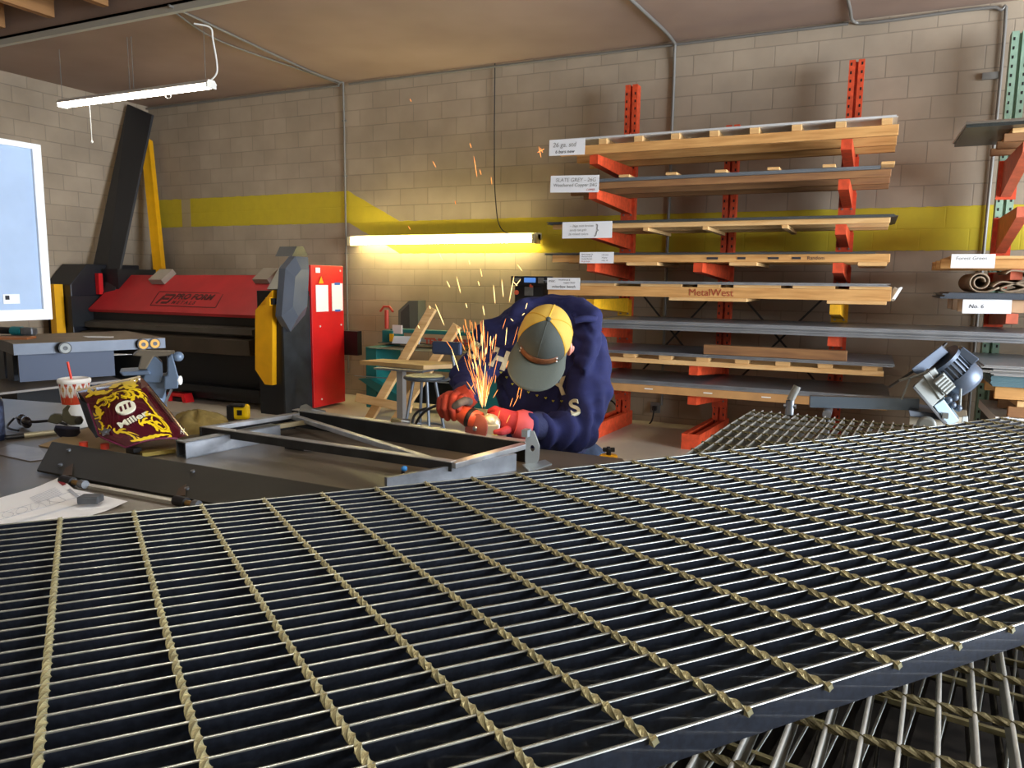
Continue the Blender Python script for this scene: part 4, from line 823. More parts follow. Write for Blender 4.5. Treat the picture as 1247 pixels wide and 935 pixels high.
MB().tube([c + V((.0, 0, .12)), c + V((-.022, -.005, .245))], .0045, 10).build('straw', mat('straw_red', 'd8341c', .4), t)
# ---- spray can at left edge, chisel, safety glasses
c = onz(-6, 536, ZT); t = thing('spray_can', c, 'dark blue spray can cut by the left edge of the picture', 'can')
MB().lathe([(0, 0), (.03, 0), (.032, .004), (.032, .13), (.026, .15), (.018, .158), (0, .158)], c).build('can_body', mat('can_blue', '1d2438', .35, .3), t); MB().lathe([(.0325, .02), (.0325, .12)], c).build('can_label', mat('can_label', '3b4560', .4, var=.6, scale=60), t); MB().cyl(c + V((0, 0, .158)), c + V((0, 0, .175)), .008).build('nozzle', BLACK, t)
c = onz(30, 521, ZT); t = thing('safety_glasses', c, 'dark safety glasses folded on the table behind the marker pen', 'glasses')
for s in (-1, 1): MB().ball(c + V((s * .032, -.012 * s, .026)), .03, sc=(1.0, .35, .75)).build('lens', mat('dark_lens', '1a1a24', .1, coat=1), t)
MB().tube(bez([c + V((-.06, .01, .03)), c + V((0, .005, .04)), c + V((.06, -.01, .03)), c + V((.13, .02, .035)), c + V((.17, .05, .02))], 5), .005, 8).build('frame', BLACK, t); MB().tube(bez([c + V((-.06, 0, .03)), c + V((-.02, -.05, .01)), c + V((.06, -.06, .006))], 5), .004, 8).build('temple', BLACK, t)
a = onz(-5, 534, ZT + .008); b = onz(69, 526, ZT + .008); t = thing('marker_pen', a, 'black and silver marker lying on the table left of the helmet', 'marker'); 
MB().cyl(a, lerp(a, b, .18), .005).cyl(lerp(a, b, .16), lerp(a, b, .45), .0085).build('cap', BLACK, t); MB().cyl(lerp(a, b, .45), b, .0095).build('barrel', mat('silver_barrel', 'b9b49a', .4, .4), t)
# ---- headgear of the helmet (rests beside) and the helmet
OL = mat('olive_plastic', '4a4936', .5); t = thing('welding_helmet', onz(165, 546, ZT), 'maroon welding helmet with yellow scrollwork lying on its side on the table', 'welding helmet')
MAR = mat('maroon_gloss', '4b0d1f', .22, .1, coat=1, var=.2, scale=3); YG = mat('scroll_yellow', 'e8c81c', .4); YG2 = mat('scroll_yellow_deep', '9c7d12', .45); CR = mat('logo_cream', 'e4e6d0', .45)
K = {'a': (107, 492, 2.50), 'b': (172, 473, 2.58), 'c': (216, 534, 2.44), 'd': (154, 545, 2.40), 'e': (121, 532, 2.42), 'a2': (93, 476, 2.60), 'b2': (171, 458.5, 2.70), 'b3': (182, 470, 2.66), 'c2': (231, 531, 2.50), 'f': (109, 521, 2.56), 'g': (100, 496, 2.60)}
K = {k: dep(*v) for k, v in K.items()}
fn = (K['b'] - K['a']).cross(K['d'] - K['a']).normalized()
if fn.dot(CAM - K['a']) < 0: fn = -fn
# face: u along a->b, v along a->e / b->c
def face(u, v, off=0.):
    L_ = [K['a'], (K['a'] + K['e']) / 2 + (K['a'] - K['b']) * -.03, K['e'] , K['d']]
    l = lerp(K['a'], K['e'], min(1, v / .78)) if v < .78 else lerp(K['e'], K['d'], (v - .78) / .22)
    r = lerp(K['b'], K['c'], v); bot = lerp(K['d'], K['c'], u)
    p = lerp(l, r, u)
    return p + fn * (.045 * math.sin(PI * min(1, max(0, u))) ** .8 * math.sin(PI * (.12 + .76 * v)) + off)
MB().grid(lambda u, v: face(u, v), 20, 18).build('face_shell', MAR, t); shell = bpy.data.objects['face_shell']
def strip(p0, p1, q0, q1, nb=.01):
    def g(u, v): 
        b0 = face(u, 0) if p0 == 'face0' else lerp(p0, p1, u)
        return lerp(b0, lerp(q0, q1, u), v) + (fn + V((0, 0, 1))).normalized() * nb * math.sin(PI * v)
    return g
sTop = strip('face0', None, K['a2'], K['b2'], .006)
MB().grid(sTop, 16, 6).build('brow_panel', MAR, t)
def sR(u, v): return lerp(face(1, u), lerp(K['b3'], K['c2'], u), v) + V((.012, -.004, .006)) * math.sin(PI * v)
MB().grid(sR, 14, 6).build('chin_panel', MAR, t)
MB().grid(lambda u, v: lerp(lerp(K['b'], K['b3'], v), lerp(K['b2'], K['b3'] + V((0, 0, .004)), v), u), 3, 3).build('corner_panel', MAR, t)
mb = MB()
for k in range(3):
    mb.add([sR(.12 + .0 * k + j / 10 * .62, .28 + .2 * k + dv) + V((.002, -.003, .003)) for dv in (0, .05) for j in range(11)], [(j, j + 1, 12 + j, 11 + j) for j in range(10)], 0, True)
mb.build('vent_slot', mat('vent_black', '120408', .3), t)
# inside and far side
IN = mat('helmet_inside', '15161a', .6)
bk2 = V(ray(150, 500)); bk2 = V((bk2.x, bk2.y, 0)).normalized()
def side(u, v):
    l = lerp(K['a2'], K['f'], min(1, v / .6)) if v < .6 else lerp(K['f'], K['e'], (v - .6) / .4)
    return lerp(lerp(K['a'], K['e'], v) + fn * .002, l, u) + (K['a'] - K['b']).normalized() * .01 * math.sin(PI * u)
MB().grid(side, 6, 10).build('inner_rim', IN, t)
fb = [K['a2'], K['b2'], K['b3'], K['c2'], dep(170, 524, 2.60), dep(126, 524, 2.58), K['f']]
MB().prism([p + bk2 * .03 for p in fb], bk2 * .006).build('far_shell', IN, t)
MB().tube([face(0, v) for v in [i / 12 for i in range(13)]] + [face(u, 1) for u in [i / 8 for i in range(1, 9)]], .0035, 8).build('rim_bead', mat('rim_plum', '6d2a48', .2, coat=1), t)
MB().tube([sTop(u, 1) for u in [i / 12 for i in range(13)]], .004, 8).build('brow_rim', mat('rim_pale', 'b9a98a', .3, coat=.5), t)
# scrollwork ribbons
def ribbon(mb, P, w, fnc, mi=0, off=.0022):
    n = len(P); L1, L2 = [], []
    for i, (u, v) in enumerate(P):
        a = P[max(0, i - 1)]; b = P[min(n - 1, i + 1)]; dx, dy = (b[0] - a[0]), (b[1] - a[1]) * .85; L_ = math.hypot(dx, dy) or 1; nx, ny = -dy / L_, dx / L_ / .85
        ww = w * 1.1 * math.sin(PI * (.12 + .8 * i / (n - 1))) ** .8 * (1 + .25 * math.sin(i * 1.7))
        L1.append(fnc(u + nx * ww, v + ny * ww, off)); L2.append(fnc(u - nx * ww, v - ny * ww, off))
    mb.add(L1 + L2, [(i, i + 1, n + i + 1, n + i) for i in range(n - 1)], mi, True)
def clampf(u, v, off): return face(min(1.0, max(0.0, u)), min(1.0, max(0.0, v)), off)
def spiral(cu, cv, r0, r1, a0, turns, n=22): return [(cu + (r0 + (r1 - r0) * k / n) * math.cos(a0 + turns * 2 * PI * k / n), cv + (r0 + (r1 - r0) * k / n) * math.sin(a0 + turns * 2 * PI * k / n) * 1.15) for k in range(n + 1)]
mb = MB(); rnd = random.Random(3)
border = [(.08 + .06 * math.sin(6 * k / 30), .12 + .72 * k / 30) for k in range(31)]
ribbon(mb, [(.14 + .3 * k / 14, .13 - .05 * math.sin(PI * k / 14)) for k in range(15)], .03, clampf)
ribbon(mb, [(.09 + .05 * math.sin(3 * k / 16), .14 + .36 * k / 16) for k in range(17)], .028, clampf)
ribbon(mb, [(.07 + .03 * math.sin(4 * k / 14), .5 + .26 * k / 14) for k in range(15)], .014, clampf)
for cu, cv, r0, r1, a0, tn, w in ((.24, .2, .11, .03, -2.4, .8, .024), (.42, .12, .09, .02, 2.6, -.9, .022), (.62, .13, .14, .03, -3.0, .95, .032), (.70, .17, .1, .02, -1.2, .9, .024), (.84, .15, .12, .04, -2.2, .7, .026), (.17, .36, .1, .03, -1.8, -.6, .022), (.86, .78, .17, .04, -2.4, .95, .026), (.88, .78, .09, .02, .4, .9, .02), (.72, .86, .12, .03, -2.8, .6, .022), (.24, .93, .1, .03, -2.2, .6, .018), (.12, .68, .06, .02, 0, .8, .014)):
    ribbon(mb, spiral(cu, cv, r0, r1, a0, tn), w, clampf)
    for k in range(4):
        a = a0 + tn * 2 * PI * k / 5; ribbon(mb, [(cu + (r0 + .05 * j / 5) * math.cos(a + .14 * j), cv + (r0 + .045 * j / 5) * math.sin(a + .14 * j) * 1.1) for j in range(6)], w * .55, clampf)
ribbon(mb, [(.90 + .06 * k / 24, .2 + .72 * k / 24) for k in range(25)], .016, clampf)
ribbon(mb, [(.18 + .74 * k / 24, .965 + .015 * math.sin(5 * k / 24)) for k in range(25)], .016, clampf)
mb.build('scrollwork', YG, shell)
mb = MB()
for cu, cv, r0, r1, a0, tn in ((.24, .2, .09, .03, -2.4, .8), (.62, .13, .11, .03, -3.0, .9), (.86, .78, .14, .04, -2.4, .9), (.42, .12, .07, .02, 2.6, -.9)):
    ribbon(mb, spiral(cu, cv, r0, r1, a0 + .3, tn), .006, clampf, 0, .003)
mb.build('scroll_shading', YG2, shell)
mb = MB(); top = lambda u, v, off: sTop(min(1, max(0, u)), min(1, max(0, v))) + (fn + V((0, 0, 1))).normalized() * off
ribbon(mb, [(.06 + .42 * k / 16, .25 + .12 * math.sin(6 * k / 16)) for k in range(17)], .08, top); ribbon(mb, [(.5 + .42 * k / 16, .3 + .25 * math.sin(4 * k / 16)) for k in range(17)], .11, top); ribbon(mb, [(.62 + .3 * k / 16, .12 + .1 * math.sin(7 * k / 16)) for k in range(17)], .05, top)
for cu in (.2, .9): ribbon(mb, [(cu + .05 * math.cos(a), .6 + .2 * math.sin(a)) for a in [i * .4 for i in range(16)]], .03, top)
mb.build('brow_scroll', YG, bpy.data.objects['brow_panel'])
# round badge and name
cu, cv = .53, .47
P0 = face(cu, cv, .004); X_ = (face(cu + .1, cv - .015) - face(cu - .1, cv + .015)).normalized(); X_ = (face(.72, .62) - face(.40, .74)).normalized(); Y_ = (face(cu, cv - .1) - face(cu, cv + .1)); Y_ = (Y_ - X_ * Y_.dot(X_)).normalized(); N_ = X_.cross(Y_)
if N_.dot(CAM - P0) < 0: N_ = -N_
R_ = .030
def surf(p, off):   # drop a point straight onto the bulged face
    best = p; return p + N_ * off
MB().add([P0 + (X_ * math.cos(a) + Y_ * math.sin(a)) * R_ - N_ * .0 for a in [2 * PI * k / 28 for k in range(28)]] + [P0 + (X_ * math.cos(a) + Y_ * math.sin(a)) * R_ - N_ * .008 for a in [2 * PI * k / 28 for k in range(28)]], [tuple(range(28))] + [(k, (k + 1) % 28, 28 + (k + 1) % 28, 28 + k) for k in range(28)]).build('round_badge', CR, shell)
mb = MB()
for k in (-1, 0, 1): mb.add([P0 + N_ * .0008 + X_ * (k * .014 + sx * .0035 + sy * .003) + Y_ * (sy * .0125) for sx, sy in ((-1, -1), (1, -1), (1, 1), (-1, 1))], [(0, 1, 2, 3)])
mb.build('badge_bars', mat('badge_maroon', '4b1420', .4), shell)
q0 = face(.56, .71, .006); MB().text('Miller.', q0, X_, Y_, .040, .0, align='CENTER', bold=.0012).build('brand_text', CR, shell)
c = sR(.93, .5) + V((.004, -.004, .004)); MB().text('222', c, X_ * -.2 + V((.2, 0, -1)) * .6, X_, .016, .001, align='CENTER').build('number_decal', CR, shell)
# side star knob and bottom clip
c = face(.08, .80, .012); mb = MB(); n5 = []
for k in range(10):
    a = 2 * PI * k / 10; r = .017 if k % 2 == 0 else .0095; n5.append(c + (X_ * math.cos(a) + Y_ * math.sin(a)) * r)
mb.prism(n5, N_ * .006).cyl(c, c + N_ * .009, .006, n=12).build('star_knob', STEEL, t)
c = dep(163, 548, 2.40); MB().box(c, (.035, .03, .016)).build('bottom_clip', BLACK, t)
# headgear
t = thing('helmet_headgear', onz(85, 533, ZT), 'olive plastic helmet headgear with a blue pad beside the drink cup', 'headgear')
def hd(pts, d, r): return MB().tube([dep(x, y, d) for x, y in pts], r, 10)
MB().prism([dep(x, y, 2.62) for x, y in ((75, 512), (76, 499), (82, 493), (86, 494), (83, 500), (86, 506), (92, 507), (99, 507), (102, 512), (98, 517), (86, 518))], bk2 * .012).build('side_bracket', OL, t, bevel=.003)
c = dep(96, 512, 2.60); MB().lathe([(.006, 0), (.013, 0), (.013, .012), (.006, .012)], c, -bk2, n=16).build('pivot_knob', mat('dark_olive', '2a2a22', .5), t)
MB().prism([dep(x, y, 2.66) for x, y in ((57, 514), (61, 506), (66, 504), (75, 505), (76, 513), (70, 517))], bk2 * .03).build('ratchet_block', OL, t, bevel=.004)
MB().grid(lambda u, v: dep(67 + 30 * u, 519 + 15 * math.sin(PI * (.1 + .8 * u)) * v + 2 * u, 2.60 + .05 * v), 14, 5).build('sweat_pad', mat('pad_dark_blue', '23263c', .7), t, solid=.008)
# cap bottle lids (red) near the plate
for i, (x, y) in enumerate(((102, 547), (128, 549))):
    c = onz(x, y - 1, ZT + .0); tag(MB().cyl(c, c + V((0, 0, .022)), .013).build('red_cap', mat('red_cap', 'd9452f', .4)), ('left of two small red caps behind the dark plate', 'right of two small red caps behind the dark plate, under the helmet')[i], 'cap')
a = onz(172, 553, ZT + .01); b = onz(212, 548, ZT + .01); tag(MB().bar(a, b, .03, .012).build('brass_bar', mat('brass_bar', '8f7d3c', .4, .6)), 'dull brass bar lying in front of the helmet', 'bar')
# gloves/cloth + tape measure + leather
c = onz(242, 524, ZT); rn = random.Random(5)
def cloth(u, v):
    a = 2 * PI * u; r = .115 * (1 - v ** 2.2) * (1 + .18 * math.sin(3 * a) + .1 * math.sin(7 * a + 4 * v)); return c + V((math.cos(a) * r * 1.1, math.sin(a) * r * .6, .065 * v ** .5 * (1 + .25 * math.sin(5 * a + 6 * v)) * (1 if v > 0 else 0)))
tag(MB().grid(cloth, 36, 10, closeu=True).build('work_gloves', mat('khaki_leather', '8f7c46', .85, var=.25, scale=20, bump=.6, bscale=40)), 'crumpled khaki leather gloves behind the helmet', 'gloves')
c = onz(293, 511, ZT); t = thing('tape_measure', c, 'yellow and black tape measure behind the left side of the frame', 'tape measure')
MB().box(c + V((0, 0, .033)), (.075, .035, .062), rotz(.35)).build('case', mat('tape_yellow', 'f0cb0a', .4), t, bevel=.012); MB().box(c + V((-.03, -.015, .03)), (.03, .035, .06), rotz(.35)).box(c + V((.0, -.012, .06)), (.06, .03, .012), rotz(.35)).build('grip', BLACK, t, bevel=.004); MB().box(c + V((.015, -.02, .033)), (.02, .002, .02), rotz(.35)).build('label', BLACK, t)
# yellow canister with black cap behind the grating
c = dep(741, 560, 2.55); t = thing('yellow_canister', (c.x, c.y, 0), 'yellow ribbed canister with a black knob rising behind the grating', 'canister')
zt = dep(741, 555, 2.55).z
MB().lathe([(0, 0), (.1, 0), (.1, zt - .06), (.055, zt - .03), (.03, zt - .02)], (c.x, c.y, 0)).build('body', DSTEEL, t); MB().lathe([(0, zt - .02), (.03, zt - .02), (.031, zt), (.027, zt + .004), (0, zt + .005)], (c.x, c.y, 0), n=30).build('yellow_collar', YELLOW, t)
kb = MB().cyl((c.x, c.y, zt), (c.x, c.y, zt + .02), .008)
for k in range(4): kb.box((c.x + .013 * math.cos(k * PI / 2 + .4), c.y + .013 * math.sin(k * PI / 2 + .4), zt + .022), (.014, .012, .014), rotz(k * PI / 2 + .4))
kb.build('black_knob', BLACK, t, bevel=.002)
# small clamp standing on the back grating
c = dep(957, 500, 3.3); t = thing('steel_clamp', c, 'small bright steel clamp sitting on the back grating', 'clamp')
pz = lp(-.05, .13); a = pz + V((0, 0, 0)); MB().cyl(a, a + V((.0, .0, .05)), .014).build('body', STEEL, t); MB().cyl(a + V((0, 0, .05)), a + V((.02, .01, .10)), .013).build('handle', GALV, t); MB().cyl(a + V((-.02, 0, .03)), a + V((.02, 0, .03)), .008).build('cross_pin', STEEL, t)
t.location = a
for ch in t.children: ch.location = ch.location + c - a
# ================================================================ saw behind the gratings
sd = 4.3
t = thing('band_saw', (dep(1165, 520, sd).xy.to_3d()), 'grey tilting metal saw with a finned motor standing behind the gratings at right', 'saw')
LGY = mat('saw_pale_grey', '7b807d', .4, .15); MG = mat('motor_blue_grey', '4e5a6b', .4, .3); DM = mat('motor_dark', '3b424c', .45, .3)
fw = V(ray(1150, 470)); fw = V((fw.x, fw.y, 0)).normalized()
def sp(n, pts, d, th, m, par=t, bev=.004): return MB().prism([dep(x, y, d) for x, y in pts], fw * th).build(n, m, par, bevel=bev)
sp('motor_cover_plate', [(1110, 449), (1146, 421), (1155, 429), (1122, 457), (1113, 454)], sd + .05, .1, MG)
a = dep(1142, 440, sd + .08); b = dep(1176, 466, sd + .08)
ax = (dep(1175, 478, sd + .08) - dep(1148, 436, sd + .08)).normalized()
m0 = dep(1147, 439, sd + .12); m1 = dep(1172, 464, sd + .12)
MB().cyl(m0, lerp(m0, m1, .62), .098, n=28).build('motor_body', DM, t); mbd = bpy.data.objects['motor_body']
md = (m1 - m0); mdn = md.normalized(); _, s1, s2 = basis(mdn); mb = MB()
for k in range(26):
    a_ = 2 * PI * k / 26; r_ = s1 * math.cos(a_) + s2 * math.sin(a_); mb.bar(m0 + md * .04 + r_ * .1, m0 + md * .62 + r_ * .1, .006, .018, up=r_)
mb.build('cooling_fins', MG, mbd)
MB().cyl(m0 - mdn * .012, m0 + md * .05, .115, n=28).build('front_flange', MG, t); MB().lathe([(.112, 0), (.118, .02), (.118, .08), (.10, .105), (0, .11)], lerp(m0, m1, .6), mdn).build('fan_cowl', MG, t)
MB().box(lerp(m0, m1, .28) + V((.09, -.02, .07)), (.11, .08, .05), Matrix.Rotation(.65, 3, 'Y')).build('terminal_box', MG, t, bevel=.006)
sp('gearbox', [(1113, 470), (1126, 458), (1147, 484), (1135, 496)], sd - .05, .14, LGY)
sp('gearbox_lid', [(1124, 457), (1131, 453), (1152, 480), (1145, 487)], sd - .06, .12, LGY)
mb = MB()
for k in range(5): 
    f_ = k / 4; x, y = 1137 + 17 * f_, 466 + 13.5 * f_; x += 0; mb.cyl(dep(1138 + 12.5 * f_ , 467.5 + 11.5 * f_, sd - .1), dep(1149 + 12.5 * f_, 458 + 11.5 * f_, sd - .1), .012, n=10)
mb.build('ribbed_block', LGY, t); sp('rib_plate', [(1135, 465), (1149, 454), (1163, 470), (1150, 482)], sd - .07, .06, LGY)
sp('black_edge', [(1111, 472), (1113, 470), (1154, 516), (1151, 519)], sd - .06, .12, BLACK)
sp('saw_head', [(1137, 494), (1149, 486), (1168, 512), (1158, 519), (1153, 518)], sd - .04, .14, mat('saw_head_blue', '7f929e', .35, .2))
c = dep(1151, 506, sd - .06); MB().box(c, (.03, .03, .03)).build('latch', LGY, t)
for i, (x, y) in enumerate(((1155, 487), (1163, 484), (1160, 493), (1167, 497))): MB().ball(dep(x, y, sd - .02), .02).build('knob', MG, t)
sp('small_cylinder', [(1131, 452), (1138, 448), (1143, 456), (1137, 462)], sd - .04, .06, LGY)
MB().tube(bez([dep(1096, 463, sd + .1), dep(1110, 459, sd), dep(1126, 454, sd - .02), dep(1130, 450, sd)], 5), .008, 8).build('lever', LGY, t)
MB().tube([dep(1098, 486, sd + .1), dep(1108, 461, sd)], .006, 8).build('rod', LGY, t)
MB().tube([dep(1170, 473, sd), dep(1169, 495, sd)], .006, 8).build('rod', LGY, t)
sp('vise_plate', [(1108, 507), (1106, 499), (1150, 505), (1150, 512)], sd, .3, DM); sp('base_casting', [(1107, 505), (1178, 508), (1178, 519), (1107, 517)], sd + .1, .3, mat('saw_base_olive', '8c826c', .5)); MB().lathe([(.03, 0), (.05, 0), (.05, .02), (.03, .02)], dep(1128, 517, sd - .02), -fw, n=24).build('hand_wheel', LGY, t)
sp('stand', [(1112, 517), (1176, 519), (1180, 640), (1108, 630)], sd + .12, .4, mat('saw_stand', '4b5058', .5)); sp('corner_bracket', [(1172, 507), (1178.5, 506.5), (1179, 516), (1171, 516)], sd - .02, .03, LGY)
zb_ = 0
st = bpy.data.objects['stand']; 
c = dep(1144, 560, sd + .3); MB().bb((c.x - .2, c.y - .25, 0), (c.x + .2, c.y + .2, .5)).build('pedestal', mat('saw_stand', '4b5058'), t)
# bar lying through the saw
a = dep(1105, 490, sd + .15); b = a + V((-2.3, -.02, .0)); b = ony(986, 483, a.y + .2)
tag(MB().bar(dep(986, 488.5, 4.55), dep(1118, 492, 4.4), .05, .068).build('flat_stock', mat('blue_grey_stock', '5d6b78', .4, .5)), 'blue-grey steel stock clamped in the saw and pointing left', 'steel stock')
t2 = thing('roller_stand', (dep(1000, 500, 4.55).xy.to_3d()), 'thin roller stand holding up the blue-grey stock', 'stand'); c = dep(1008, 500, 4.53)
zz = dep(1008, 494.5, 4.53).z
MB().cyl((c.x, c.y - .1, zz - .035), (c.x, c.y + .1, zz - .035), .025).build('roller', STEEL, t2); MB().cyl((c.x, c.y, zz - .06), (c.x, c.y, .03), .02).build('post', DSTEEL, t2)
for k in range(3): MB().bar((c.x, c.y, .12), (c.x + .25 * math.cos(k * 2.1), c.y + .25 * math.sin(k * 2.1), .015), .03, .03).build('leg', DSTEEL, t2)
tag(MB().tube(bez([dep(1152, 418, 4.8), dep(1130, 440, 4.7), dep(1112, 452, 4.6), dep(1083, 471, 4.9)], 6), .009, 6).build('saw_cable', BLACK), 'black cable sagging from behind the saw motor to the rack', 'cable')
# ================================================================ worker
from mathutils import noise as NZ
def blob(shapes, vox=.012, smooth=4, disp=None):
    """union of tapered capsules: shapes = list of ((p, r), (q, s)); returns a remeshed continuous surface"""
    mb = MB()
    for sh in shapes:
        if len(sh) == 2:
            (p, r), (q, s) = sh; n = max(2, int((V(q) - V(p)).length / (min(r, s) * .35)) + 1)
            for k in range(n + 1): mb.ball(lerp(p, q, k / n), r + (s - r) * k / n, 16, 10)
        else: c, r, sc, R = sh; mb.ball(c, r, 20, 14, sc, R)
    me = bpy.data.meshes.new('b'); me.from_pydata(mb.v, [], mb.f); ob = bpy.data.objects.new('b', me); COL.objects.link(ob)
    m = ob.modifiers.new('r', 'REMESH'); m.mode = 'VOXEL'; m.voxel_size = vox
    m = ob.modifiers.new('s', 'SMOOTH'); m.iterations = smooth; m.factor = .6
    ev = bpy.data.meshes.new_from_object(ob.evaluated_get(bpy.context.evaluated_depsgraph_get()))
    vs = [v.co.copy() for v in ev.vertices]; ns = [v.normal.copy() for v in ev.vertices]; fs = [tuple(p.vertices) for p in ev.polygons]
    if disp: vs = [v + n * disp(v) for v, n in zip(vs, ns)]
    bpy.data.objects.remove(ob); bpy.data.meshes.remove(me); bpy.data.meshes.remove(ev)
    out = MB(); out.add(vs, fs, 0, True); return out
def cap_(a, b): return (a, b)
D = dep
hipc = D(678, 572, 2.88); RT = V((.905, .4246, 0)).normalized(); TC = V((.4246, -.905, 0)).normalized() * 1.0   # right in the image; towards the camera
person = thing('person', (hipc.x, hipc.y, 0), 'person in navy hoodie, yellow-backed cap and red gloves bending forward with a grinder', 'person')
SKIN = mat('skin', 'c98f78', .5, var=.05)
hc = D(664, 409, 2.50)      # head centre
def cdir(x, y, z): return (M3 @ V((x, y, z))).normalized()
U = cdir(.06, .47, .88); Fw = cdir(-.30, -.84, .45); Fw = (Fw - U * Fw.dot(U)).normalized(); S_ = Fw.cross(U)      # S_: towards image ... side
if S_.dot(cdir(1, 0, 0)) < 0: S_ = -S_
kneeL, kneeR = hipc + RT * .13 + TC * .05 + V((0, 0, -.42)), hipc - RT * .13 + TC * .04 + V((0, 0, -.42))
def legs(f):
    out = []
    for s, kn in ((1, kneeL), (-1, kneeR)):
        hp_ = hipc + RT * s * .09; an = V((kn.x, kn.y, .09)) - TC * .08 + RT * s * .02
        out += [((hp_, .105 * f), (kn, .068 * f)), ((kn, .068 * f), (an, .05 * f))]
    return out
sR_, sL_ = D(605, 418, 2.80), D(711, 426, 2.78); eR, eL = D(573, 460, 2.70), D(701, 524, 2.63); wR, wL = D(567, 483, 2.60), D(642, 517, 2.51)
chest, belly = D(655, 432, 2.88), D(668, 495, 2.86)
neck0, neck1 = D(668, 400, 2.76), D(666, 412, 2.60)
body = [((hipc, .11), (belly, .10)), ((belly, .10), (chest, .11)), ((chest, .10), (sR_, .05)), ((chest, .10), (sL_, .05)), ((neck0, .065), (neck1, .058)), (hc, .088, (.86, 1.04, 1.02), Matrix((S_, Fw, U)).transposed()),
        (hc + Fw * .05 - U * .075, .045, (1, 1, 1.1), None), (hc + Fw * .098 - U * .045, .014, (1, 1.1, 1.3), None),
        ((sR_, .055), (eR, .042)), ((eR, .042), (wR, .028)), ((sL_, .055), (eL, .042)), ((eL, .042), (wL, .028)), ((wR, .03), (D(557, 487, 2.58), .03)), ((wL, .03), (D(620, 512, 2.50), .03))] + legs(.85)
for kn, s in ((kneeL, 1), (kneeR, -1)):
    an = V((kn.x, kn.y, .09)) - TC * .08 + RT * s * .02; body.append(((an + V((0, 0, -.04)), .035), (an + TC * .14 + V((0, 0, -.055)), .028)))
bm_ = blob(body, .012, 4).build('body', SKIN, person)
for s in (1, -1):   # ears
    c = hc + S_ * (.086 if s > 0 else -.076) - U * .038 - Fw * .004
    R = Matrix((S_ * s, Fw, U)).transposed()
    MB().ball(c, .03, 16, 10, (.38, .72, 1.05), R @ Matrix.Rotation(-.35, 3, 'Z')).ball(c + S_ * s * .012, .018, 12, 8, (.3, .6, .9), R).build('ear', mat('ear_skin', 'd78f7c', .5), bm_)
# eyes and mouth on the down-turned face
for s in (1, -1): MB().ball(hc + S_ * s * .03 + Fw * .088 - U * .02, .011).build('eye', mat('eye_white', 'e8e4de', .3), bm_)
MB().tube([hc + S_ * k * .012 + Fw * (.093 - .002 * k * k) - U * .085 for k in (-2, -1, 0, 1, 2)], .004, 8).build('mouth', mat('lip', 'a8604f', .5), bm_)
hb = MB()
hb.grid(lambda u, v: hc + (S_ * math.cos(PI + PI * u) * .081 - Fw * abs(math.sin(PI * u)) * .098) - U * (.0 + .06 * v), 20, 4).build('hair', mat('dark_hair', '3a2a1e', .8), bm_, solid=.006)
# ---- hoodie
HN = mat('navy_fleece', '10174a', .9, var=.12, scale=30, bump=.25, bscale=300)
def folds(v):
    a = NZ.noise(V((v.x * 7, v.y * 7, v.z * 16))) * .014 + NZ.noise(v * 22) * .006 - .010 * max(0, 1 - abs(NZ.noise(V((v.x * 5 + v.z * 6, v.y * 4, v.z * 7)))) * 9)
    d = min((v - eL).length, (v - lerp(eL, wL, .5)).length); w = max(0, 1 - d / .2)
    ax_ = (wL - eL).normalized(); a += w * .016 * math.sin((v - eL).dot(ax_) * 95 + 2.5 * NZ.noise(v * 9))
    d = min((v - eR).length, (v - wR).length); w = max(0, 1 - d / .15); ax_ = (wR - eR).normalized(); a += w * .008 * math.sin((v - eR).dot(ax_) * 110 + 2 * NZ.noise(v * 9))
    return a
hood_pts = [(D(622, 392, 2.74), .035), (D(640, 377, 2.80), .045), (D(668, 372, 2.82), .05), (D(700, 378, 2.78), .055), (D(719, 392, 2.70), .05), (D(719, 420, 2.64), .036), (D(712, 448, 2.62), .020)]
hood = [((D(645, 425, 2.90), .18), (D(662, 430, 2.88), .18)), ((D(657, 470, 2.87), .172), (D(668, 530, 2.87), .15)), ((D(668, 530, 2.88), .145), (D(672, 545, 2.88), .142)), ((sR_, .095), (D(640, 425, 2.88), .15)), ((sL_, .095), (D(680, 425, 2.88), .15)),
         ((sR_, .09), (eR, .065)), ((eR, .068), (wR, .045)), ((sL_, .095), (D(716, 476, 2.70), .088)), ((D(716, 476, 2.70), .088), (eL, .078)), ((eL, .075), (wL, .045)), ((neck0, .09), (chest, .14))]
hood_pts2 = list(zip(hood_pts[:-1], hood_pts[1:])) + [((D(698, 388, 2.74), .05), (D(708, 412, 2.69), .045)), ((D(708, 412, 2.69), .045), (D(706, 438, 2.66), .028)), ((D(640, 384, 2.78), .05), (D(630, 405, 2.76), .04))]
hm = blob(hood + hood_pts2, .009, 5, folds); hoodie = hm.build('hoodie', HN, person)
hbv = BVHTree.FromPolygons([tuple(v) for v in hm.v], hm.f)
# hood opening rim and cuffs, hem
MB().tube(bez([D(698, 386, 2.70), D(707, 380, 2.70), D(719, 381, 2.68), D(724, 388, 2.66), D(712, 388, 2.64), D(700, 390, 2.64)], 5), .012, 10).build('hood_rim', HN, hoodie)
RIB = mat('ribbed_navy', '23294f', .85, bump=.5, bscale=220)
for a, b in ((lerp(wR, eR, .14), wR), (lerp(wL, eL, .2), wL)): MB().cyl(lerp(a, b, -.3), b, .05, .043, 18).build('cuff', RIB, hoodie, sub=1)
hem_c = D(674, 553, 2.88); hd_ = (D(674, 560, 2.88) - D(672, 540, 2.88)).normalized(); MB().lathe([(.142, -.045), (.150, -.02), (.146, .012), (.138, .02)], hem_c, hd_, 36).build('hem_band', RIB, hoodie)
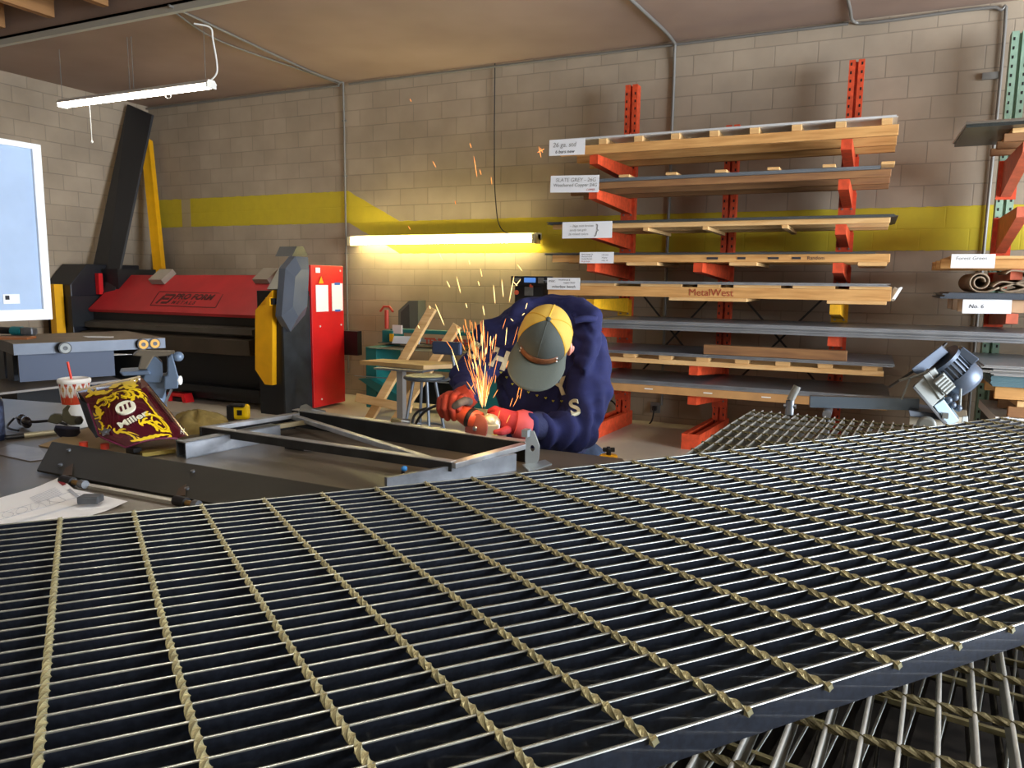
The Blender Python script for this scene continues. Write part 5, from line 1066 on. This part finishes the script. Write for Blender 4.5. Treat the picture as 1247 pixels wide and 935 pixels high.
# sewn letters and small print
def cast(px, py, off=.004, dmax=None):
    r = ray(px, py).normalized(); h = hbv.ray_cast(CAM, r)
    if h[0] is None: return (CAM + r * dmax) if dmax else None
    d = (h[0] - CAM).length - off
    return CAM + r * (min(d, dmax) if dmax else d)
def letter(ch, px, py, size, rot, name, m, bold=.0, par=hoodie):
    cu = bpy.data.curves.new('t', 'FONT'); cu.body = ch; cu.size = 1; cu.align_x = 'CENTER'; cu.align_y = 'CENTER'; cu.offset = bold; ob = bpy.data.objects.new('t', cu); COL.objects.link(ob)
    me = bpy.data.meshes.new_from_object(ob.evaluated_get(bpy.context.evaluated_depsgraph_get())); c, s = math.cos(rot), math.sin(rot); vs = []; pc = cast(px, py); dm = ((pc - CAM).length if pc else 2.7) + .022
    for v in me.vertices:
        x, y = v.co.x * size, v.co.y * size; p = cast(px + x * c - y * s, py - (x * s + y * c), .004, dm); vs.append(p if p else D(px, py, 2.7))
    MB().add(vs, [tuple(p.vertices) for p in me.polygons]).build(name, m, par, solid=.004)
    bpy.data.objects.remove(ob); bpy.data.curves.remove(cu); bpy.data.meshes.remove(me)
FELT = mat('cream_felt', 'b9b498', .9, bump=.3, bscale=200)
letter('S', 577, 427, 27, -.25, 'sewn_letter', FELT, .045); letter('H', 608, 438, 31, -.35, 'sewn_letter', FELT, .05); letter('Y', 683, 472, 28, .35, 'sewn_letter', FELT, .03); letter('S', 700, 497, 27, .2, 'sewn_letter', FELT, .025)
mb = MB(); dots = [(610, 453), (617, 459), (624, 467), (633, 472.6), (643.5, 477), (654, 481), (664.6, 484), (673.6, 487.7), (684, 488)]
for i, (x, y) in enumerate(dots):
    for k in range(3):
        p = cast(x + (k - 1) * .9, y + (k % 2) * 1.1, .003)
        if p: mb.ball(p, .0024, 6, 4)
mb.build('small_print', mat('print_yellow_green', 'b8b83a', .7), hoodie)
# ---- jeans and boots
jm = blob([((hipc + V((0, 0, -.02)), .135), (hipc + V((0, 0, .06)), .13))] + [((hipc + RT * s * .08, .125), (kn, .085)) for s, kn in ((1, kneeL), (-1, kneeR))] + [((kn, .085), (V((kn.x, kn.y, .12)) - TC * .08 + RT * s * .02, .075)) for s, kn in ((1, kneeL), (-1, kneeR))], .014, 3, lambda v: NZ.noise(v * 14) * .006)
jm.build('jeans', mat('denim', '3a4a66', .85, var=.2, scale=25, bump=.2, bscale=200), person)
for s, kn in ((1, kneeL), (-1, kneeR)):
    an = V((kn.x, kn.y, .09)) - TC * .08 + RT * s * .02
    b = blob([((an + V((0, 0, .03)), .055), (an + V((0, 0, -.03)), .052)), ((an + V((0, 0, -.045)), .045), (an + TC * .17 + V((0, 0, -.05)), .04))], .012, 2); b.build('boot', mat('boot_brown', '4a3526', .6), person)
# ---- cap
CG = mat('cap_grey', '3f4542', .8, bump=.2, bscale=400); CY = mat('cap_yellow_mesh', 'c9a648', .75, bump=.6, bscale=500)
cr = hc + U * .004
def dome(az, el, g=1.):   # az from Fw, el 0 rim .. 1 crown
    a = PI / 2 * el; r = math.cos(a) ** .9; return cr + (Fw * math.cos(az) * .108 + S_ * math.sin(az) * .088) * r * g + U * (.108 * math.sin(a) - .012) * g
azF = 1.12
MB().grid(lambda u, v: dome(-azF + 2 * azF * u, v), 24, 14).build('front_panel', CG, person, solid=.003); capo = bpy.data.objects['front_panel']
MB().grid(lambda u, v: dome(azF + (2 * PI - 2 * azF) * u, v, .998), 36, 14).build('mesh_panel', CY, person, solid=.003); mp = bpy.data.objects['mesh_panel']
MB().ball(dome(0, 1) + U * .002, .009, sc=(1, 1, .6), R=Matrix((S_, Fw, U)).transposed()).build('cap_button', CG, capo)
for az in (azF, -azF, PI, 1.9, -1.9): MB().tube([dome(az, v / 14, 1.012) for v in range(15)], .0022, 6).build('seam', mat('cap_yellow_seam', 'c99c28', .8) if abs(az) > 1 else CG, mp)
MB().tube([dome(0, v / 14, 1.012) for v in range(15)], .0016, 6).build('seam', CG, capo)
def brim(u, v):
    az = -1.25 + 2.5 * u; p = dome(az, 0, 1.0); s = math.sin(PI * (.0 + u)) ** .5; L_ = .098 * v * s
    return p + (Fw * 1.0 + S_ * math.sin(az) * .42).normalized() * L_ - U * (.022 * (1 - math.cos(az)) * 1.6 * v + .010 * v) + U * .003
MB().grid(brim, 24, 10).build('brim', mat('brim_grey', '4b514a', .8, bump=.2, bscale=400), person, solid=.004)
MB().grid(lambda u, v: dome(-.78 + 1.56 * u, .04 + .14 * v + .02 * math.sin(PI * u), 1.025), 16, 3).build('leather_strap', mat('brown_leather', '6b3f22', .5, var=.15, scale=40), capo, solid=.003); ls = bpy.data.objects['leather_strap']
for az in (-.74, .74):
    for e in (.06, .15): MB().ball(dome(az, e, 1.04), .0034).build('rivet', mat('rivet_silver', 'd8d8d8', .3, .8), ls)
# ---- gloves
def DH(x, y, d): return D(x, y, d + .09)
GR = mat('glove_red_orange', 'a8371f', .8, color2='862a17', scale=12, bump=.3, bscale=90); GR2 = mat('glove_red', 'b52f33', .8, color2='98262a', scale=12, bump=.3, bscale=90); GD = mat('glove_dark_palm', '2e2a26', .8)
def chain(pts, rs): return [((DH(*pts[i]), rs[i]), (DH(*pts[i + 1]), rs[i + 1])) for i in range(len(pts) - 1)]
g1 = [((wR, .036), (DH(561, 487, 2.51), .034)), ((DH(561, 487, 2.51), .032), (DH(548, 486, 2.50), .030)), ((DH(561, 494, 2.50), .028), (DH(548, 493, 2.49), .026))]
g1m = blob(g1, .005, 3)
gl1 = g1m.build('glove', GR, person)
f1 = [([(565, 483, 2.48), (561, 486, 2.425), (558, 497, 2.41), (560, 506, 2.435)], .0125), ([(557, 480, 2.48), (552, 484, 2.42), (550, 498, 2.405), (553, 509, 2.43)], .0132), ([(549, 480, 2.48), (543, 484, 2.425), (541, 497, 2.41), (545, 509, 2.44)], .0128), ([(542, 482, 2.49), (536, 487, 2.44), (535, 498, 2.43), (539, 506, 2.45)], .0115)]
for pts, r in f1: blob(chain(pts, [r * 1.05, r * 1.08, r, r * .9]), .004, 2).build('glove_finger', GR, gl1)
blob(chain([(571, 489, 2.47), (566, 488, 2.42), (559, 491, 2.395), (553, 495, 2.40)], [.015, .014, .013, .011]), .004, 2).build('glove_thumb', mat('glove_grey', '4a4644', .75), gl1)
MB().lathe([(.040, -.025), (.044, 0), (.041, .02), (.037, .022)], lerp(wR, DH(561, 487, 2.51), .1), (DH(561, 487, 2.51) - wR), 24).build('glove_cuff', GR, gl1)
g2 = [((wL, .042), (DH(622, 513, 2.41), .036)), ((DH(622, 512, 2.41), .034), (DH(610, 505, 2.41), .024)), ((DH(622, 516, 2.41), .034), (DH(610, 518, 2.42), .024))]
gl2 = blob(g2, .005, 3).build('glove', GR2, person)
for i in range(4):
    y = 500 + 5.6 * i; r = (.012, .0128, .0125, .011)[i]
    blob(chain([(611, y + 2, 2.41), (603, y - 2 + i, 2.425), (597, y + 1, 2.45), (598, y + 4, 2.47)], [r * 1.1, r, r * .95, r * .85]), .004, 2).build('glove_finger', GR2, gl2)
blob(chain([(618, 523, 2.385), (611, 526, 2.37), (604, 526, 2.37)], [.015, .013, .011]), .004, 2).build('glove_thumb', GR2, gl2)
MB().lathe([(.044, -.02), (.052, 0), (.049, .03), (.044, .034)], DH(634, 517, 2.415), (wL - DH(622, 513, 2.41)), 24).build('glove_cuff', mat('glove_cuff_pink', 'c85052', .7), gl2)
# ================================================================ grinder held in the hands
gc = DH(575, 509, 2.43); t = thing('angle_grinder', gc, 'red-brown angle grinder throwing sparks in the gloved hands', 'power tool')
GB_ = mat('grinder_red', 'b5482e', .45, var=.15, scale=30)
a, b = DH(541, 494, 2.465), DH(584, 514, 2.405); dx_ = (b - a).normalized(); ln = (b - a).length
MB().lathe([(0, 0), (.02, .002), (.024, .02), (.024, ln * .42), (.029, ln * .55), (.033, ln * .7), (.034, ln * .97), (0, ln)], a, dx_, 28).build('motor_housing', GB_, t)
MB().lathe([(.0345, 0), (.0352, .004), (.0352, .012), (.0345, .016)], lerp(a, b, .72), dx_, 28).build('collar', BLACK, t)
gh = DH(597, 515, 2.395); MB().ball(gh, .031, 18, 12, (1.15, .9, 1)).box(gh + V((.01, -.005, -.02)), (.045, .045, .04), rotz(.4)).build('gear_head', mat('gear_head_silver', 'bcb79c', .35, .5), t, bevel=.004)
MB().box(DH(603, 521, 2.38), (.03, .02, .03), rotz(.5)).build('side_plate', mat('pale_guard', 'd5dde0', .4), t, bevel=.004)
dn = cdir(-.62, .15, .76); dc = DH(580, 522, 2.375)
MB().lathe([(.006, .006), (.012, .004), (.047, .003), (.05, 0), (.047, -.002), (0, -.002)], dc, dn, 36).build('grinding_disc', mat('disc_brown', '7a3a30', .7), t)
MB().lathe([(0, .01), (.008, .009), (.009, .002)], dc, dn, 12).build('lock_nut', STEEL, t)
tag(MB().bar(DH(583, 526, 2.42), DH(607, 530, 2.37), .03, .006).build('ground_tab', mat('yellow_green_tab', 'c9c24a', .5)), 'small yellow-green tab on the back rail under the grinder', 'tab')
tag(MB().tube(bez([DH(538, 493, 2.47), DH(528, 495, 2.5), DH(515, 503, 2.6), DH(505, 520, 2.7), DH(503, 545, 2.75)], 8), .005, 8).build('grinder_cord', BLACK), 'black cord trailing from the grinder in the left glove', 'cord')
# ================================================================ sparks
SPK = mat('spark_glow', '2a0d02', .6, emit='ff9440', estr=.85); SPK2 = mat('spark_hot', '2a1a05', .6, emit='ffce80', estr=1.5); rn = random.Random(11)
mb = MB()
def spark(x0, y0, x1, y1, d0, d1, r=.0011, mi=0):
    a, b = D(x0, y0, d0), D(x1, y1, d1); mb.tube([a, lerp(a, b, .3), lerp(a, b, .8), b], [r * .3, r, r * .9, r * .2], 5, mi=mi)
for k in range(125):
    an = rn.gauss(-.06, .14); L0_ = 105 * rn.random() ** 1.15 + 4; ln = rn.uniform(8, 30) * (1 if L0_ < 90 else .6)
    x = 589 + math.sin(an) * L0_; y = 503 - math.cos(an) * L0_; an2 = an * rn.uniform(.4, 1.4) + rn.gauss(0, .04); dd = rn.uniform(2.40, 2.52)
    spark(x, y, x + math.sin(an2) * ln, y - math.cos(an2) * ln, dd, dd + rn.uniform(-.03, .03), rn.uniform(.0006, .0012), 1 if rn.random() < .25 else 0)
for k in range(16):
    x, y = 612 + rn.gauss(0, 16), 480 + rn.gauss(0, 18); spark(x, y, x + rn.gauss(3, 2), y - rn.uniform(6, 14), 2.44, 2.45, .0011)
for x0, y0, x1, y1 in ((530, 370, 541, 396), (550, 425, 559, 452), (556, 337, 561, 357), (601, 347, 603, 370), (611, 340, 613, 362), (626, 336, 620, 368), (585, 327, 587, 337), (593, 300, 590, 312), (535, 308, 539, 317), (499, 120, 501, 124), (577, 190, 581, 216), (584, 206, 586, 213), (572, 174, 574, 180), (527, 196, 531, 204), (598, 215, 599, 225), (554, 244, 555, 249), (497, 275, 500, 280), (656, 178, 659, 192), (654, 186, 663, 181), (658, 180, 661, 186), (630, 322, 636, 330), (628, 348, 634, 340), (630, 348, 624, 342), (567, 369, 569, 375), (544, 342, 548, 350), (571, 316, 572, 322), (640, 376, 642, 369), (622, 388, 625, 391), (588, 372, 590, 384), (523, 372, 524, 376), (509, 396, 511, 400), (582, 342, 584, 348), (636, 384, 639, 381)):
    spark(x0, y0, x1, y1, 2.45, 2.47, .0013, 1 if y0 > 300 else 0)
tag(mb.build('grinding_sparks', [SPK, SPK2]), 'shower of glowing orange sparks flying up from the grinder', 'sparks', kind='stuff')
l = bpy.data.lights.new('spark_glow', 'POINT'); l.energy = .5; l.color = (1, .6, .25); l.shadow_soft_size = .06; o = bpy.data.objects.new('spark_glow', l); COL.objects.link(o); o.location = D(588, 480, 2.42)
